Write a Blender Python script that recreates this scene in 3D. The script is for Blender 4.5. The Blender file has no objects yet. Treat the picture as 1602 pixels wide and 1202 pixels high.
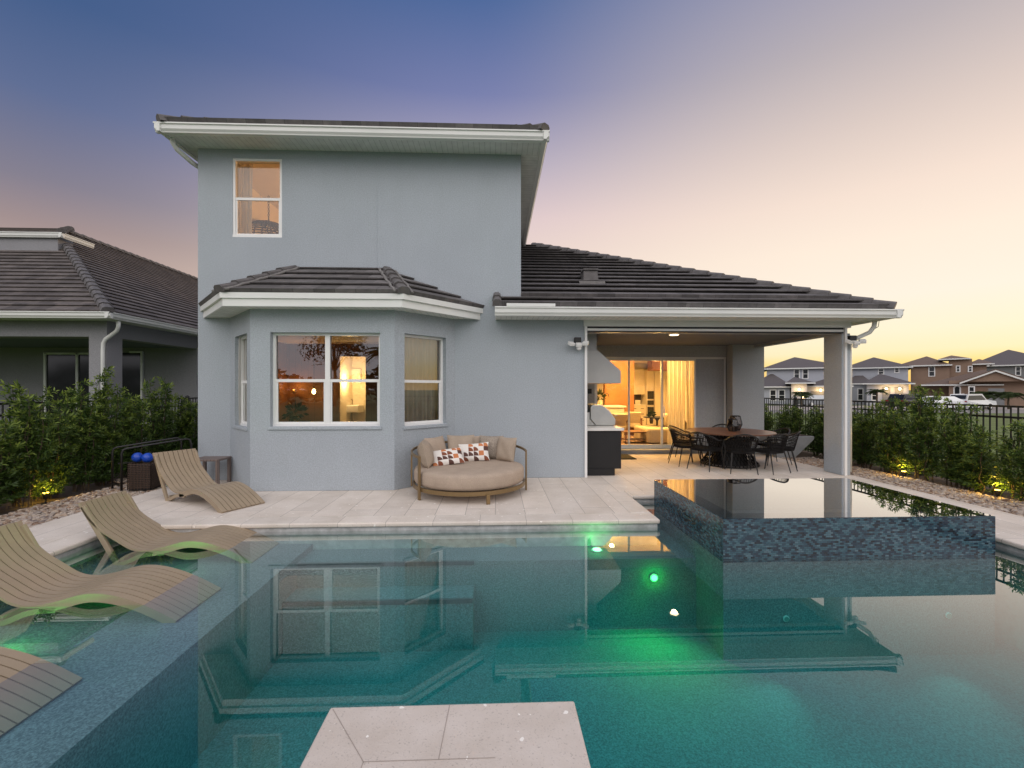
import bpy, math, random
from mathutils import Vector, Matrix
random.seed(11)
S = bpy.context.scene
COL = S.collection
R = math.radians
CAMZ, FPX, VX, HY = 1.7, 690.0, 775.0, 609.0
PSI = math.atan((801 - VX) / FPX)

# ------------------------------------------------------------------ helpers
def at(px, py, Y):
    """a point seen in the photograph at facade distance Y -> world metres"""
    fx, fy = math.sin(PSI), math.cos(PSI)
    k = (px - 801) / FPX
    rx, ry, rz = fx + fy * k, fy - fx * k, (HY - py) / FPX
    t = Y / ry
    return Vector((rx * t, Y, CAMZ + rz * t))

def tag(o, label=None, cat=None, group=None, kind=None):
    if label: o['label'] = label
    if cat: o['category'] = cat
    if group: o['group'] = group
    if kind: o['kind'] = kind
    return o

def thing(name, label, cat, loc=(0, 0, 0), rz=0, group=None):
    o = bpy.data.objects.new(name, None)
    COL.objects.link(o)
    o.location = loc
    o.rotation_euler = (0, 0, rz)
    o.empty_display_size = .1
    return tag(o, label, cat, group)

def kids(o):
    return [c for c in bpy.data.objects if c.parent == o]

def copy_tree(o, parent=None):
    c = o.copy()
    COL.objects.link(c)
    c.parent = parent
    for ch in kids(o):
        copy_tree(ch, c)
    return c

class MB:
    def __init__(s):
        s.v = []; s.f = []; s.uv = {}
    def add(s, vs, fs):
        n = len(s.v)
        s.v.extend([tuple(x) for x in vs])
        for f in fs:
            s.f.append(tuple(i + n for i in f))
        return s
    def face(s, *pts, uv=None):
        n = len(s.v)
        s.v.extend([tuple(p) for p in pts])
        if uv: s.uv[len(s.f)] = uv
        s.f.append(tuple(range(n, n + len(pts))))
        return s
    def box(s, x0, y0, z0, x1, y1, z1):
        x0, x1 = sorted((x0, x1)); y0, y1 = sorted((y0, y1)); z0, z1 = sorted((z0, z1))
        return s.add([(x0, y0, z0), (x1, y0, z0), (x1, y1, z0), (x0, y1, z0), (x0, y0, z1), (x1, y0, z1), (x1, y1, z1), (x0, y1, z1)],
                     [(3, 2, 1, 0), (4, 5, 6, 7), (0, 1, 5, 4), (1, 2, 6, 5), (2, 3, 7, 6), (3, 0, 4, 7)])
    def obox(s, m, hx, hy, hz):
        vs = [m @ Vector((a * hx, b * hy, c * hz)) for c in (-1, 1) for a, b in ((-1, -1), (1, -1), (1, 1), (-1, 1))]
        return s.add(vs, [(3, 2, 1, 0), (4, 5, 6, 7), (0, 1, 5, 4), (1, 2, 6, 5), (2, 3, 7, 6), (3, 0, 4, 7)])
    def bar(s, a, b, w, h=None):
        a, b = Vector(a), Vector(b); d = b - a; L = d.length; d.normalize()
        h = h or w
        ref = Vector((0, 0, 1)) if abs(d.z) < .9 else Vector((0, 1, 0))
        sx = d.cross(ref).normalized(); sy = sx.cross(d).normalized()
        m = Matrix((( sx.x, sy.x, d.x, (a.x + b.x) / 2), (sx.y, sy.y, d.y, (a.y + b.y) / 2), (sx.z, sy.z, d.z, (a.z + b.z) / 2), (0, 0, 0, 1)))
        return s.obox(m, w / 2, h / 2, L / 2)
    def prism(s, poly, fn, t0, t1):
        n = len(poly)
        vs = [fn(a, b, t0) for a, b in poly] + [fn(a, b, t1) for a, b in poly]
        return s.add(vs, [tuple(range(n))[::-1], tuple(range(n, 2 * n))] + [(i, (i + 1) % n, n + (i + 1) % n, n + i) for i in range(n)])
    def tube(s, pts, r, n=8, closed=False):
        pts = [Vector(p) for p in pts]; m = len(pts)
        rs = r if isinstance(r, (list, tuple)) else [r] * m
        vs = []; prev = None
        for i, p in enumerate(pts):
            if closed: d = pts[(i + 1) % m] - pts[i - 1]
            else: d = pts[min(i + 1, m - 1)] - pts[max(i - 1, 0)]
            d.normalize()
            if prev is None:
                ref = Vector((0, 0, 1)) if abs(d.z) < .9 else Vector((1, 0, 0))
                sx = d.cross(ref).normalized()
            else:
                sx = (prev - d * prev.dot(d)).normalized()
            prev = sx; sy = d.cross(sx)
            for k in range(n):
                a = 2 * math.pi * k / n
                vs.append(p + (sx * math.cos(a) + sy * math.sin(a)) * rs[i])
        fs = []
        for i in range(m if closed else m - 1):
            j = (i + 1) % m
            for k in range(n):
                fs.append((i * n + k, i * n + (k + 1) % n, j * n + (k + 1) % n, j * n + k))
        if not closed:
            fs += [tuple(range(n))[::-1], tuple(range((m - 1) * n, m * n))]
        return s.add(vs, fs)
    def lathe(s, prof, n=24, c=(0, 0), sx=1, sy=1):
        vs = []
        for r, z in prof:
            for k in range(n):
                a = 2 * math.pi * k / n
                vs.append((c[0] + r * math.cos(a) * sx, c[1] + r * math.sin(a) * sy, z))
        fs = []
        for i in range(len(prof) - 1):
            for k in range(n):
                fs.append((i * n + k, i * n + (k + 1) % n, (i + 1) * n + (k + 1) % n, (i + 1) * n + k))
        fs += [tuple(range(n))[::-1], tuple(range((len(prof) - 1) * n, len(prof) * n))]
        return s.add(vs, fs)
    def build(s, name, mat, parent=None, smooth=False, bevel=0, local=False, seg=2):
        me = bpy.data.meshes.new(name)
        off = Vector((0, 0, 0))
        if parent and not local:
            q = parent
            while q: off += Vector(q.location); q = q.parent
        me.from_pydata([tuple(Vector(v) - off) for v in s.v], [], s.f)
        if s.uv:
            ul = me.uv_layers.new(name='UVMap')
            for fi, uv in s.uv.items():
                for li, u in zip(me.polygons[fi].loop_indices, uv):
                    ul.data[li].uv = u
        if smooth:
            me.polygons.foreach_set('use_smooth', [True] * len(me.polygons))
        me.materials.append(mat)
        o = bpy.data.objects.new(name, me)
        COL.objects.link(o)
        o.parent = parent
        if bevel:
            b = o.modifiers.new('bevel', 'BEVEL'); b.width = bevel; b.segments = seg; b.limit_method = 'ANGLE'; b.angle_limit = R(35)
        if smooth and bevel == 0:
            pass
        return o

def struct(o):
    o['kind'] = 'structure'
    return o

# ------------------------------------------------------------------ materials
class NT:
    def __init__(s, name, blend=False):
        s.m = bpy.data.materials.new(name); s.m.use_nodes = True
        s.t = s.m.node_tree; s.t.nodes.clear()
        s.out = s.t.nodes.new('ShaderNodeOutputMaterial')
    def n(s, typ, **kw):
        nd = s.t.nodes.new('ShaderNode' + typ)
        for k, v in kw.items():
            if k.startswith('i_'):
                key = k[2:].replace('_', ' ')
                nd.inputs[int(key) if key.isdigit() else key].default_value = v
            else:
                setattr(nd, k, v)
        return nd
    def l(s, a, b):
        s.t.links.new(a, b)
    def ramp(s, fac, stops, interp='LINEAR'):
        r = s.n('ValToRGB'); cr = r.color_ramp; cr.interpolation = interp
        while len(cr.elements) < len(stops): cr.elements.new(.5)
        for e, (p, c) in zip(cr.elements, stops):
            e.position = p; e.color = (*c, 1) if len(c) == 3 else c
        s.l(fac, r.inputs[0])
        return r.outputs[0]
    def mixc(s, fac, a, b, mode='MIX'):
        m = s.n('Mix', data_type='RGBA', blend_type=mode)
        for sock, v in ((0, fac), (6, a), (7, b)):
            if hasattr(v, 'is_output'): s.l(v, m.inputs[sock])
            else: m.inputs[sock].default_value = v if sock == 0 else (*v, 1)
        return m.outputs[2]
    def math(s, op, a, b=None, c=None, clamp=False):
        m = s.n('Math', operation=op); m.use_clamp = clamp
        for i, v in enumerate((a, b, c)):
            if v is None: continue
            if hasattr(v, 'is_output'): s.l(v, m.inputs[i])
            else: m.inputs[i].default_value = v
        return m.outputs[0]

def sc(c, k): return tuple(min(1, x * k) for x in c)

def M(name, col, rough=.6, metal=0, var=.12, vs=3.0, fine=0, fs=150, bump=0, bs=120, spec=.5, emit=None, es=0, coat=0):
    t = NT(name)
    p = t.n('BsdfPrincipled', i_Roughness=rough, i_Metallic=metal)
    p.inputs['Specular IOR Level'].default_value = spec
    p.inputs['Coat Weight'].default_value = coat
    tc = t.n('TexCoord')
    nz = t.n('TexNoise', i_Scale=vs, i_Detail=6.0, i_Roughness=.6); t.l(tc.outputs['Object'], nz.inputs['Vector'])
    c = t.ramp(nz.outputs['Fac'], [(.25, sc(col, 1 - var)), (.75, sc(col, 1 + var))])
    if fine:
        n2 = t.n('TexNoise', i_Scale=fs, i_Detail=2.0); t.l(tc.outputs['Object'], n2.inputs['Vector'])
        c = t.mixc(t.math('MULTIPLY', t.math('SUBTRACT', n2.outputs['Fac'], .35, clamp=True), fine * 3, clamp=True), c, sc(col, .45))
    t.l(c, p.inputs['Base Color'])
    if bump:
        n3 = t.n('TexNoise', i_Scale=bs, i_Detail=4.0); t.l(tc.outputs['Object'], n3.inputs['Vector'])
        b = t.n('Bump', i_Strength=bump, i_Distance=.01); t.l(n3.outputs['Fac'], b.inputs['Height']); t.l(b.outputs[0], p.inputs['Normal'])
    if emit:
        p.inputs['Emission Color'].default_value = (*emit, 1); p.inputs['Emission Strength'].default_value = es
    t.l(p.outputs[0], t.out.inputs[0])
    return t.m

def glow(name, col, strength):
    t = NT(name); e = t.n('Emission', i_Strength=strength); e.inputs[0].default_value = (*col, 1)
    t.l(e.outputs[0], t.out.inputs[0]); return t.m

def glass(name, tint=(.92, .95, .95), boost=1.7, rough=0.0):
    t = NT(name)
    fr = t.n('Fresnel', i_IOR=1.5)
    f = t.math('MULTIPLY', fr.outputs[0], boost, clamp=True)
    tr = t.n('BsdfTransparent'); tr.inputs[0].default_value = (*tint, 1)
    gl = t.n('BsdfGlossy', i_Roughness=rough)
    mx = t.n('MixShader'); t.l(f, mx.inputs[0]); t.l(tr.outputs[0], mx.inputs[1]); t.l(gl.outputs[0], mx.inputs[2])
    t.l(mx.outputs[0], t.out.inputs[0]); return t.m

def water_mat(name, tint, absorb=None, dens=0, ripple=.0, gain=3.2):
    t = NT(name)
    tc = t.n('TexCoord')
    nz = t.n('TexNoise', i_Scale=1.6, i_Detail=2.0); t.l(tc.outputs['Object'], nz.inputs['Vector'])
    b = t.n('Bump', i_Strength=ripple, i_Distance=.02); t.l(nz.outputs['Fac'], b.inputs['Height'])
    lw = t.n('LayerWeight', i_Blend=.5); t.l(b.outputs[0], lw.inputs['Normal'])
    fres = t.math('ADD', t.math('MULTIPLY', t.math('POWER', lw.outputs['Facing'], 5.0), .98), .02)     # Schlick, the same from both sides
    tr = t.n('BsdfTransparent'); tr.inputs[0].default_value = (*tint, 1)
    gl = t.n('BsdfGlossy', i_Roughness=.0); t.l(b.outputs[0], gl.inputs['Normal'])
    mx = t.n('MixShader'); t.l(t.math('MULTIPLY', fres, gain, clamp=True), mx.inputs[0]); t.l(tr.outputs[0], mx.inputs[1]); t.l(gl.outputs[0], mx.inputs[2])
    t.l(mx.outputs[0], t.out.inputs[0])
    if absorb:
        va = t.n('VolumeAbsorption', i_Density=dens); va.inputs[0].default_value = (*absorb, 1)
        t.l(va.outputs[0], t.out.inputs['Volume'])
    return t.m

def stone_tile(name, col, bw, bh, joint=.006, uv=False, rot=0, offs=.5, off=(0, 0)):
    """pale shell-stone planks: pits, shell flecks, blotches, a thin dark joint"""
    t = NT(name)
    p = t.n('BsdfPrincipled', i_Roughness=.75); p.inputs['Specular IOR Level'].default_value = .3
    tc = t.n('TexCoord'); mp = t.n('Mapping'); mp.inputs['Rotation'].default_value = (0, 0, rot); mp.inputs['Location'].default_value = (*off, 0)
    t.l(tc.outputs['Object'], mp.inputs[0])
    br = t.n('TexBrick', offset=offs); br.inputs['Scale'].default_value = 1; br.inputs['Brick Width'].default_value = bw; br.inputs['Row Height'].default_value = bh
    br.inputs['Mortar Size'].default_value = joint; br.inputs['Mortar Smooth'].default_value = .2
    br.inputs['Color1'].default_value = (*sc(col, .93), 1); br.inputs['Color2'].default_value = (*sc(col, 1.06), 1); br.inputs['Mortar'].default_value = (*sc(col, .5), 1)
    t.l(mp.outputs[0], br.inputs['Vector'])
    n1 = t.n('TexNoise', i_Scale=2.2, i_Detail=8.0, i_Roughness=.65); t.l(tc.outputs['Object'], n1.inputs['Vector'])
    c = t.mixc(1.0, br.outputs['Color'], t.ramp(n1.outputs['Fac'], [(.3, (.84, .82, .79)), (.62, (1.0, 1.0, 1.0))]), 'MULTIPLY')
    n2 = t.n('TexNoise', i_Scale=95.0, i_Detail=3.0); t.l(tc.outputs['Object'], n2.inputs['Vector'])
    c = t.mixc(t.ramp(n2.outputs['Fac'], [(.6, (0, 0, 0)), (.72, (.55, .55, .55))]), c, sc(col, .42))
    v = t.n('TexVoronoi', i_Scale=16.0); v.inputs['Randomness'].default_value = 1
    wn = t.n('TexNoise', i_Scale=30.0, i_Detail=1.0); t.l(tc.outputs['Object'], wn.inputs['Vector'])
    va = t.n('VectorMath', operation='ADD'); vm = t.n('VectorMath', operation='SCALE', i_Scale=.045)
    t.l(wn.outputs['Color'], vm.inputs[0]); t.l(tc.outputs['Object'], va.inputs[0]); t.l(vm.outputs[0], va.inputs[1]); t.l(va.outputs[0], v.inputs['Vector'])
    sep = t.n('SeparateColor'); t.l(v.outputs['Color'], sep.inputs[0])
    pick = t.math('GREATER_THAN', sep.outputs[0], .74)
    rad = t.math('MULTIPLY', sep.outputs[1], .24)
    fl = t.math('MULTIPLY', t.math('LESS_THAN', v.outputs['Distance'], rad), pick)
    c = t.mixc(t.math('MULTIPLY', fl, .85), c, (.95, .91, .85))
    t.l(c, p.inputs['Base Color'])
    b = t.n('Bump', i_Strength=.25, i_Distance=.006)
    h = t.math('ADD', t.math('MULTIPLY', br.outputs['Fac'], -1.5), n2.outputs['Fac']); t.l(h, b.inputs['Height']); t.l(b.outputs[0], p.inputs['Normal'])
    t.l(p.outputs[0], t.out.inputs[0]); return t.m

def tile_mosaic(name):
    t = NT(name)
    p = t.n('BsdfPrincipled', i_Roughness=.2); p.inputs['Coat Weight'].default_value = .15
    uv = t.n('UVMap')
    br = t.n('TexBrick', offset=.5); br.inputs['Scale'].default_value = 1
    for k, v in (('Brick Width', .040), ('Row Height', .0195), ('Mortar Size', .0012), ('Mortar Smooth', .1), ('Bias', 0)): br.inputs[k].default_value = v
    br.inputs['Color1'].default_value = (0, 0, 0, 1); br.inputs['Color2'].default_value = (1, 1, 1, 1); br.inputs['Mortar'].default_value = (.5, .5, .5, 1)
    t.l(uv.outputs[0], br.inputs['Vector'])
    sp = t.n('SeparateColor'); t.l(br.outputs['Color'], sp.inputs[0])
    c = t.ramp(sp.outputs[0], [(0, (.004, .008, .016)), (.25, (.015, .032, .058)), (.5, (.028, .075, .11)), (.8, (.05, .125, .16)), (.97, (.09, .16, .20))])
    c = t.mixc(br.outputs['Fac'], c, (.018, .02, .023))
    t.l(c, p.inputs['Base Color'])
    nz = t.n('TexNoise', i_Scale=40.0); t.l(uv.outputs[0], nz.inputs['Vector'])
    h = t.math('ADD', t.math('MULTIPLY', br.outputs['Fac'], -1.0), t.math('MULTIPLY', nz.outputs['Fac'], .5))
    b = t.n('Bump', i_Strength=.5, i_Distance=.003); t.l(h, b.inputs['Height']); t.l(b.outputs[0], p.inputs['Normal'])
    t.l(p.outputs[0], t.out.inputs[0]); return t.m

def roof_tile(name, col, tw=.33, th=.38):
    t = NT(name)
    p = t.n('BsdfPrincipled', i_Roughness=.7); p.inputs['Specular IOR Level'].default_value = .35
    uv = t.n('UVMap'); tc = t.n('TexCoord')
    br = t.n('TexBrick', offset=.5); br.inputs['Scale'].default_value = 1
    for k, v in (('Brick Width', tw), ('Row Height', th), ('Mortar Size', .004), ('Mortar Smooth', .3)): br.inputs[k].default_value = v
    br.inputs['Color1'].default_value = (*sc(col, .72), 1); br.inputs['Color2'].default_value = (*sc(col, 1.32), 1); br.inputs['Mortar'].default_value = (*sc(col, .4), 1)
    t.l(uv.outputs[0], br.inputs['Vector'])
    n1 = t.n('TexNoise', i_Scale=9.0, i_Detail=6.0); t.l(tc.outputs['Object'], n1.inputs['Vector'])
    c = t.mixc(1.0, br.outputs['Color'], t.ramp(n1.outputs['Fac'], [(.3, (.75, .75, .75)), (.7, (1.15, 1.12, 1.1))]), 'MULTIPLY')
    t.l(c, p.inputs['Base Color'])
    n2 = t.n('TexNoise', i_Scale=60.0); t.l(tc.outputs['Object'], n2.inputs['Vector'])
    b = t.n('Bump', i_Strength=.3, i_Distance=.008); t.l(t.math('ADD', t.math('MULTIPLY', br.outputs['Fac'], -1.5), n2.outputs['Fac']), b.inputs['Height']); t.l(b.outputs[0], p.inputs['Normal'])
    t.l(p.outputs[0], t.out.inputs[0]); return t.m

def leaf_mat(name, lo, hi, tip):
    t = NT(name)
    g = t.n('NewGeometry'); at_ = t.n('Attribute', attribute_name='tip')
    c = t.ramp(g.outputs['Random Per Island'], [(0, lo), (1, hi)])
    c = t.mixc(at_.outputs['Fac'], c, tip)
    d = t.n('BsdfPrincipled', i_Roughness=.5); d.inputs['Specular IOR Level'].default_value = .35; t.l(c, d.inputs['Base Color'])
    tr = t.n('BsdfTranslucent'); t.l(c, tr.inputs[0])
    mx = t.n('MixShader', i_0=.3); t.l(d.outputs[0], mx.inputs[1]); t.l(tr.outputs[0], mx.inputs[2])
    t.l(mx.outputs[0], t.out.inputs[0]); return t.m

def stucco(name, col):
    t = NT(name)
    p = t.n('BsdfPrincipled', i_Roughness=.9); p.inputs['Specular IOR Level'].default_value = .2
    tc = t.n('TexCoord')
    n1 = t.n('TexNoise', i_Scale=.9, i_Detail=8.0, i_Roughness=.65); t.l(tc.outputs['Object'], n1.inputs['Vector'])
    mp = t.n('Mapping'); mp.inputs['Scale'].default_value = (3, 3, .35); t.l(tc.outputs['Object'], mp.inputs[0])
    n4 = t.n('TexNoise', i_Scale=1.4, i_Detail=5.0); t.l(mp.outputs[0], n4.inputs['Vector'])
    n2 = t.n('TexNoise', i_Scale=58.0, i_Detail=5.0, i_Roughness=.75); t.l(tc.outputs['Object'], n2.inputs['Vector'])
    c = t.ramp(n1.outputs['Fac'], [(.3, sc(col, .96)), (.7, sc(col, 1.03))])
    c = t.mixc(1.0, c, t.ramp(n4.outputs['Fac'], [(.3, (.985, .985, .98)), (.6, (1, 1, 1))]), 'MULTIPLY')
    c = t.mixc(1.0, c, t.ramp(n2.outputs['Fac'], [(.34, (.74, .74, .74)), (.62, (1.08, 1.08, 1.08))]), 'MULTIPLY')
    t.l(c, p.inputs['Base Color'])
    b = t.n('Bump', i_Strength=.55, i_Distance=.012); t.l(n2.outputs['Fac'], b.inputs['Height']); t.l(b.outputs[0], p.inputs['Normal'])
    t.l(p.outputs[0], t.out.inputs[0]); return t.m

def plaster(name, col):
    """pebble pool finish"""
    t = NT(name)
    p = t.n('BsdfPrincipled', i_Roughness=.8)
    tc = t.n('TexCoord')
    n1 = t.n('TexNoise', i_Scale=70.0, i_Detail=3.0, i_Roughness=.7); t.l(tc.outputs['Object'], n1.inputs['Vector'])
    n2 = t.n('TexNoise', i_Scale=1.3, i_Detail=4.0); t.l(tc.outputs['Object'], n2.inputs['Vector'])
    c = t.ramp(n1.outputs['Fac'], [(.36, sc(col, .6)), (.5, col), (.66, sc(col, 1.5))])
    c = t.mixc(1.0, c, t.ramp(n2.outputs['Fac'], [(.3, (.85, .87, .88)), (.7, (1.1, 1.08, 1.06))]), 'MULTIPLY')
    t.l(c, p.inputs['Base Color']); t.l(p.outputs[0], t.out.inputs[0]); return t.m

def slats_mat(name, col, axis=0, period=.1, depth=.5, w=.08):
    """boards / grooves across one object axis"""
    t = NT(name)
    p = t.n('BsdfPrincipled', i_Roughness=.6)
    tc = t.n('TexCoord'); sp = t.n('SeparateXYZ'); t.l(tc.outputs['Object'], sp.inputs[0])
    fr = t.math('FRACT', t.math('DIVIDE', sp.outputs[axis], period))
    g = t.math('LESS_THAN', fr, w)
    nz = t.n('TexNoise', i_Scale=6.0, i_Detail=4.0); t.l(tc.outputs['Object'], nz.inputs['Vector'])
    c = t.ramp(nz.outputs['Fac'], [(.3, sc(col, .9)), (.7, sc(col, 1.08))])
    t.l(t.mixc(t.math('MULTIPLY', g, depth), c, sc(col, .2)), p.inputs['Base Color'])
    b = t.n('Bump', i_Strength=.4, i_Distance=.01); b.invert = True; t.l(g, b.inputs['Height']); t.l(b.outputs[0], p.inputs['Normal'])
    t.l(p.outputs[0], t.out.inputs[0]); return t.m

def weave(name, col, sc_=90.0, var=.5):
    t = NT(name)
    p = t.n('BsdfPrincipled', i_Roughness=.85); p.inputs['Specular IOR Level'].default_value = .2
    tc = t.n('TexCoord')
    n1 = t.n('TexNoise', i_Scale=sc_, i_Detail=3.0); t.l(tc.outputs['Object'], n1.inputs['Vector'])
    n2 = t.n('TexNoise', i_Scale=5.0, i_Detail=4.0); t.l(tc.outputs['Object'], n2.inputs['Vector'])
    c = t.ramp(n1.outputs['Fac'], [(.3, sc(col, 1 - var * .5)), (.7, sc(col, 1 + var * .4))])
    c = t.mixc(1.0, c, t.ramp(n2.outputs['Fac'], [(.3, (.92, .92, .92)), (.7, (1.05, 1.05, 1.05))]), 'MULTIPLY')
    t.l(c, p.inputs['Base Color'])
    b = t.n('Bump', i_Strength=.35, i_Distance=.004); t.l(n1.outputs['Fac'], b.inputs['Height']); t.l(b.outputs[0], p.inputs['Normal'])
    t.l(p.outputs[0], t.out.inputs[0]); return t.m

def patch_pillow(name):
    t = NT(name)
    p = t.n('BsdfPrincipled', i_Roughness=.85)
    uv = t.n('UVMap')
    s1 = t.n('VectorMath', operation='MULTIPLY'); s1.inputs[1].default_value = (6, 4, 1); t.l(uv.outputs[0], s1.inputs[0])
    fl = t.n('VectorMath', operation='FLOOR'); t.l(s1.outputs[0], fl.inputs[0])
    fr = t.n('VectorMath', operation='FRACTION'); t.l(s1.outputs[0], fr.inputs[0])
    wn = t.n('TexWhiteNoise', noise_dimensions='2D'); t.l(fl.outputs[0], wn.inputs['Vector'])
    c = t.ramp(wn.outputs['Value'], [(0, (.78, .74, .69)), (.56, (.10, .045, .035)), (.74, (.55, .2, .08)), (.87, (.22, .07, .035))], 'CONSTANT')
    ln = t.n('VectorMath', operation='LENGTH'); t.l(fr.outputs[0], ln.inputs[0])
    wn2 = t.n('TexWhiteNoise', noise_dimensions='3D'); t.l(fl.outputs[0], wn2.inputs['Vector'])
    rnd = t.math('MULTIPLY', t.math('GREATER_THAN', ln.outputs['Value'], .93), t.math('GREATER_THAN', wn2.outputs['Value'], .35))
    t.l(t.mixc(rnd, c, (.78, .74, .69)), p.inputs['Base Color'])
    t.l(p.outputs[0], t.out.inputs[0]); return t.m

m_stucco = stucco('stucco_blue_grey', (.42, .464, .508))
m_stucco_shade = stucco('stucco_lanai_shaded', (.40, .42, .44))  # wall stucco again, with the porch shade put into its colour
m_trim = M('white_trim', (.74, .75, .73), .45, var=.05, vs=2)
m_soffit = slats_mat('vented_soffit', (.70, .71, .68), 0, .1, .45, .07)
m_soffit_y = slats_mat('vented_soffit_side', (.70, .71, .68), 1, .1, .45, .07)
m_vinyl = M('white_vinyl', (.80, .80, .79), .35, var=.04)
m_gutter = M('aluminium_gutter', (.72, .73, .71), .35, var=.05, vs=1.5)
m_roof = roof_tile('flat_concrete_tile', (.135, .127, .128))
m_cap = M('ridge_cap_tile', (.115, .107, .107), .75, var=.35, vs=7, bump=.3, bs=40)
m_nroof = roof_tile('neighbour_roof_tile', (.112, .097, .09))
m_mortar = M('roof_mortar', (.20, .19, .185), .9, var=.3, vs=20)
m_dark = M('dark_metal', (.011, .0105, .0105), .45, var=.2)
m_black = M('black_fence_paint', (.012, .012, .012), .4, var=.2)
m_glass = glass('window_glass', (.9, .94, .93), 5.0)
m_sideglass = glass('angled_bay_glass', (.93, .96, .95), 5.0)
m_upglass = glass('upstairs_glass', (.9, .94, .93), 2.2)
m_doorglass = glass('door_glass', (.95, .97, .95), 1.3)
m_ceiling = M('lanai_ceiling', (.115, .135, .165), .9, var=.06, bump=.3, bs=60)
m_deck = stone_tile('shell_stone_deck', (.73, .655, .585), 3.1, .41, .004, rot=R(90), off=(.1, 0))
m_coping = stone_tile('shell_stone_coping', (.73, .66, .59), .6, 5, .003, off=(.2, 2.5), offs=0)
m_coping_y = stone_tile('shell_stone_coping_side', (.73, .66, .59), .6, 5, .003, rot=R(90), off=(0, 2.5), offs=0)
m_slab = stone_tile('shell_stone_slab', (.68, .605, .545), 50, 50, .0001)
m_wline = M('waterline_tile', (.48, .48, .48), .3, var=.35, vs=9)
m_plaster = plaster('pebble_plaster', (.175, .22, .235))
m_steptile = M('step_edge_tile', (.07, .09, .10), .3, var=.4, vs=15)
m_water = water_mat('pool_water', (.98, .99, .99), (.12, .92, .91), .9, .010, 2.7)
m_spawater = water_mat('spa_water', (.96, .99, .99), None, 0, .012, 2.7)
m_mosaic = tile_mosaic('blue_glass_mosaic')
m_lounger = M('taupe_resin', (.345, .268, .185), .5, var=.10, vs=4, fine=.12, fs=220)
m_bronze = M('bronze_frame', (.24, .16, .075), .35, metal=.45, var=.12)
m_linen = weave('taupe_fabric', (.44, .35, .275), 140, .35)
m_linen2 = weave('grey_taupe_fabric', (.34, .29, .24), 60, .7)
m_linen3 = weave('sand_fabric', (.40, .325, .255), 140, .35)
m_patch = patch_pillow('patchwork_fabric')
m_rope = weave('black_rope', (.010, .009, .009), 120, .8)
m_wood = M('brown_table_wood', (.16, .075, .045), .35, var=.3, vs=5, spec=.5)
m_steel = M('brushed_steel', (.52, .52, .50), .38, metal=.85, var=.12, vs=3)
m_hood = M('hood_steel', (.41, .41, .40), .5, metal=.5, var=.1, vs=2)
m_cab = slats_mat('black_slatted_cabinet', (.006, .006, .007), 0, .04, .6, .12)
m_counter = M('white_counter', (.72, .71, .68), .3, var=.06)
m_wicker = weave('brown_wicker', (.075, .052, .042), 110, 1.0)
m_bluepl = M('blue_plastic', (.008, .06, .42), .3, var=.1)
m_tabl = slats_mat('grey_brown_slats', (.20, .155, .14), 0, .06, .8, .16)
m_concrete = M('grey_concrete', (.26, .27, .28), .8, var=.18, vs=5, bump=.2, bs=50)
m_soil = M('dark_mulch', (.07, .05, .038), .95, var=.4, vs=14, bump=.6, bs=30)
m_lawn = M('lawn_grass', (.10, .15, .035), .95, var=.45, vs=.6, fine=.5, fs=9, bump=.6, bs=8)
m_road = M('road_asphalt', (.22, .21, .20), .9, var=.12, vs=1)
m_drive = M('driveway_pavers', (.36, .32, .29), .9, var=.15, vs=1)
m_stem = M('shrub_stem', (.075, .055, .035), .85, var=.3, vs=12)
m_leaf = leaf_mat('hedge_leaf', (.026, .055, .011), (.078, .140, .025), (.38, .48, .075))
m_treeleaf = leaf_mat('tree_leaf', (.012, .02, .01), (.03, .045, .018), (.05, .07, .02))
m_palmleaf = leaf_mat('palm_leaf', (.03, .05, .018), (.07, .10, .03), (.1, .13, .04))
m_warmwall = M('warm_white_wall', (.72, .66, .56), .85, var=.04)
m_brownwall = slats_mat('brown_panelled_wall', (.17, .085, .04), 0, .16, .5, .05)
m_wood2 = M('oak_panel', (.26, .105, .03), .5, var=.2, vs=3)
m_cabw = M('cream_cabinet', (.72, .66, .54), .5, var=.04)
m_floorin = M('interior_floor', (.45, .36, .27), .35, var=.12, vs=2)
m_rug = weave('patterned_rug', (.30, .20, .13), 9, 1.2)
m_cream = weave('cream_boucle', (.50, .42, .31), 120, .4)
def sheer(name, col):
    t = NT(name); d = t.n('BsdfDiffuse'); d.inputs[0].default_value = (*col, 1); tr = t.n('BsdfTranslucent'); tr.inputs[0].default_value = (*col, 1)
    mx = t.n('MixShader', i_0=.5); t.l(d.outputs[0], mx.inputs[1]); t.l(tr.outputs[0], mx.inputs[2]); t.l(mx.outputs[0], t.out.inputs[0]); return t.m
m_curtain = sheer('sheer_curtain', (.78, .72, .60))
m_curtain_c = sheer('pale_grey_curtain', (.72, .71, .68))
m_throw = weave('dark_throw', (.09, .065, .045), 60, .8)
m_bulb = glow('warm_bulb', (1, .66, .25), 22)
m_disc = glow('ceiling_lamp_glow', (1, .78, .45), 9)
m_green = glow('green_pool_lens', (.10, 1.0, .12), 12)
m_greenw = glow('pale_green_pool_lens', (.25, 1.0, .3), 9)
m_teal = glow('added_teal_lens', (.1, .35, .32), .4)  # lens of the added teal spots
m_amber = glow('amber_uplight_lens', (1, .62, .08), 14)
m_porch = glow('porch_lamp_glow', (1, .72, .35), 7)
m_carw = M('white_car_paint', (.70, .71, .72), .25, var=.02, coat=.6)
m_carg = M('silver_car_paint', (.34, .36, .38), .25, metal=.4, var=.02, coat=.6)
m_card = M('black_car_paint', (.02, .02, .022), .25, var=.02, coat=.6)
m_carglass = M('car_window_glass', (.02, .022, .025), .08, var=.1)
m_tyre = M('tyre_rubber', (.015, .015, .015), .8)
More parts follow.
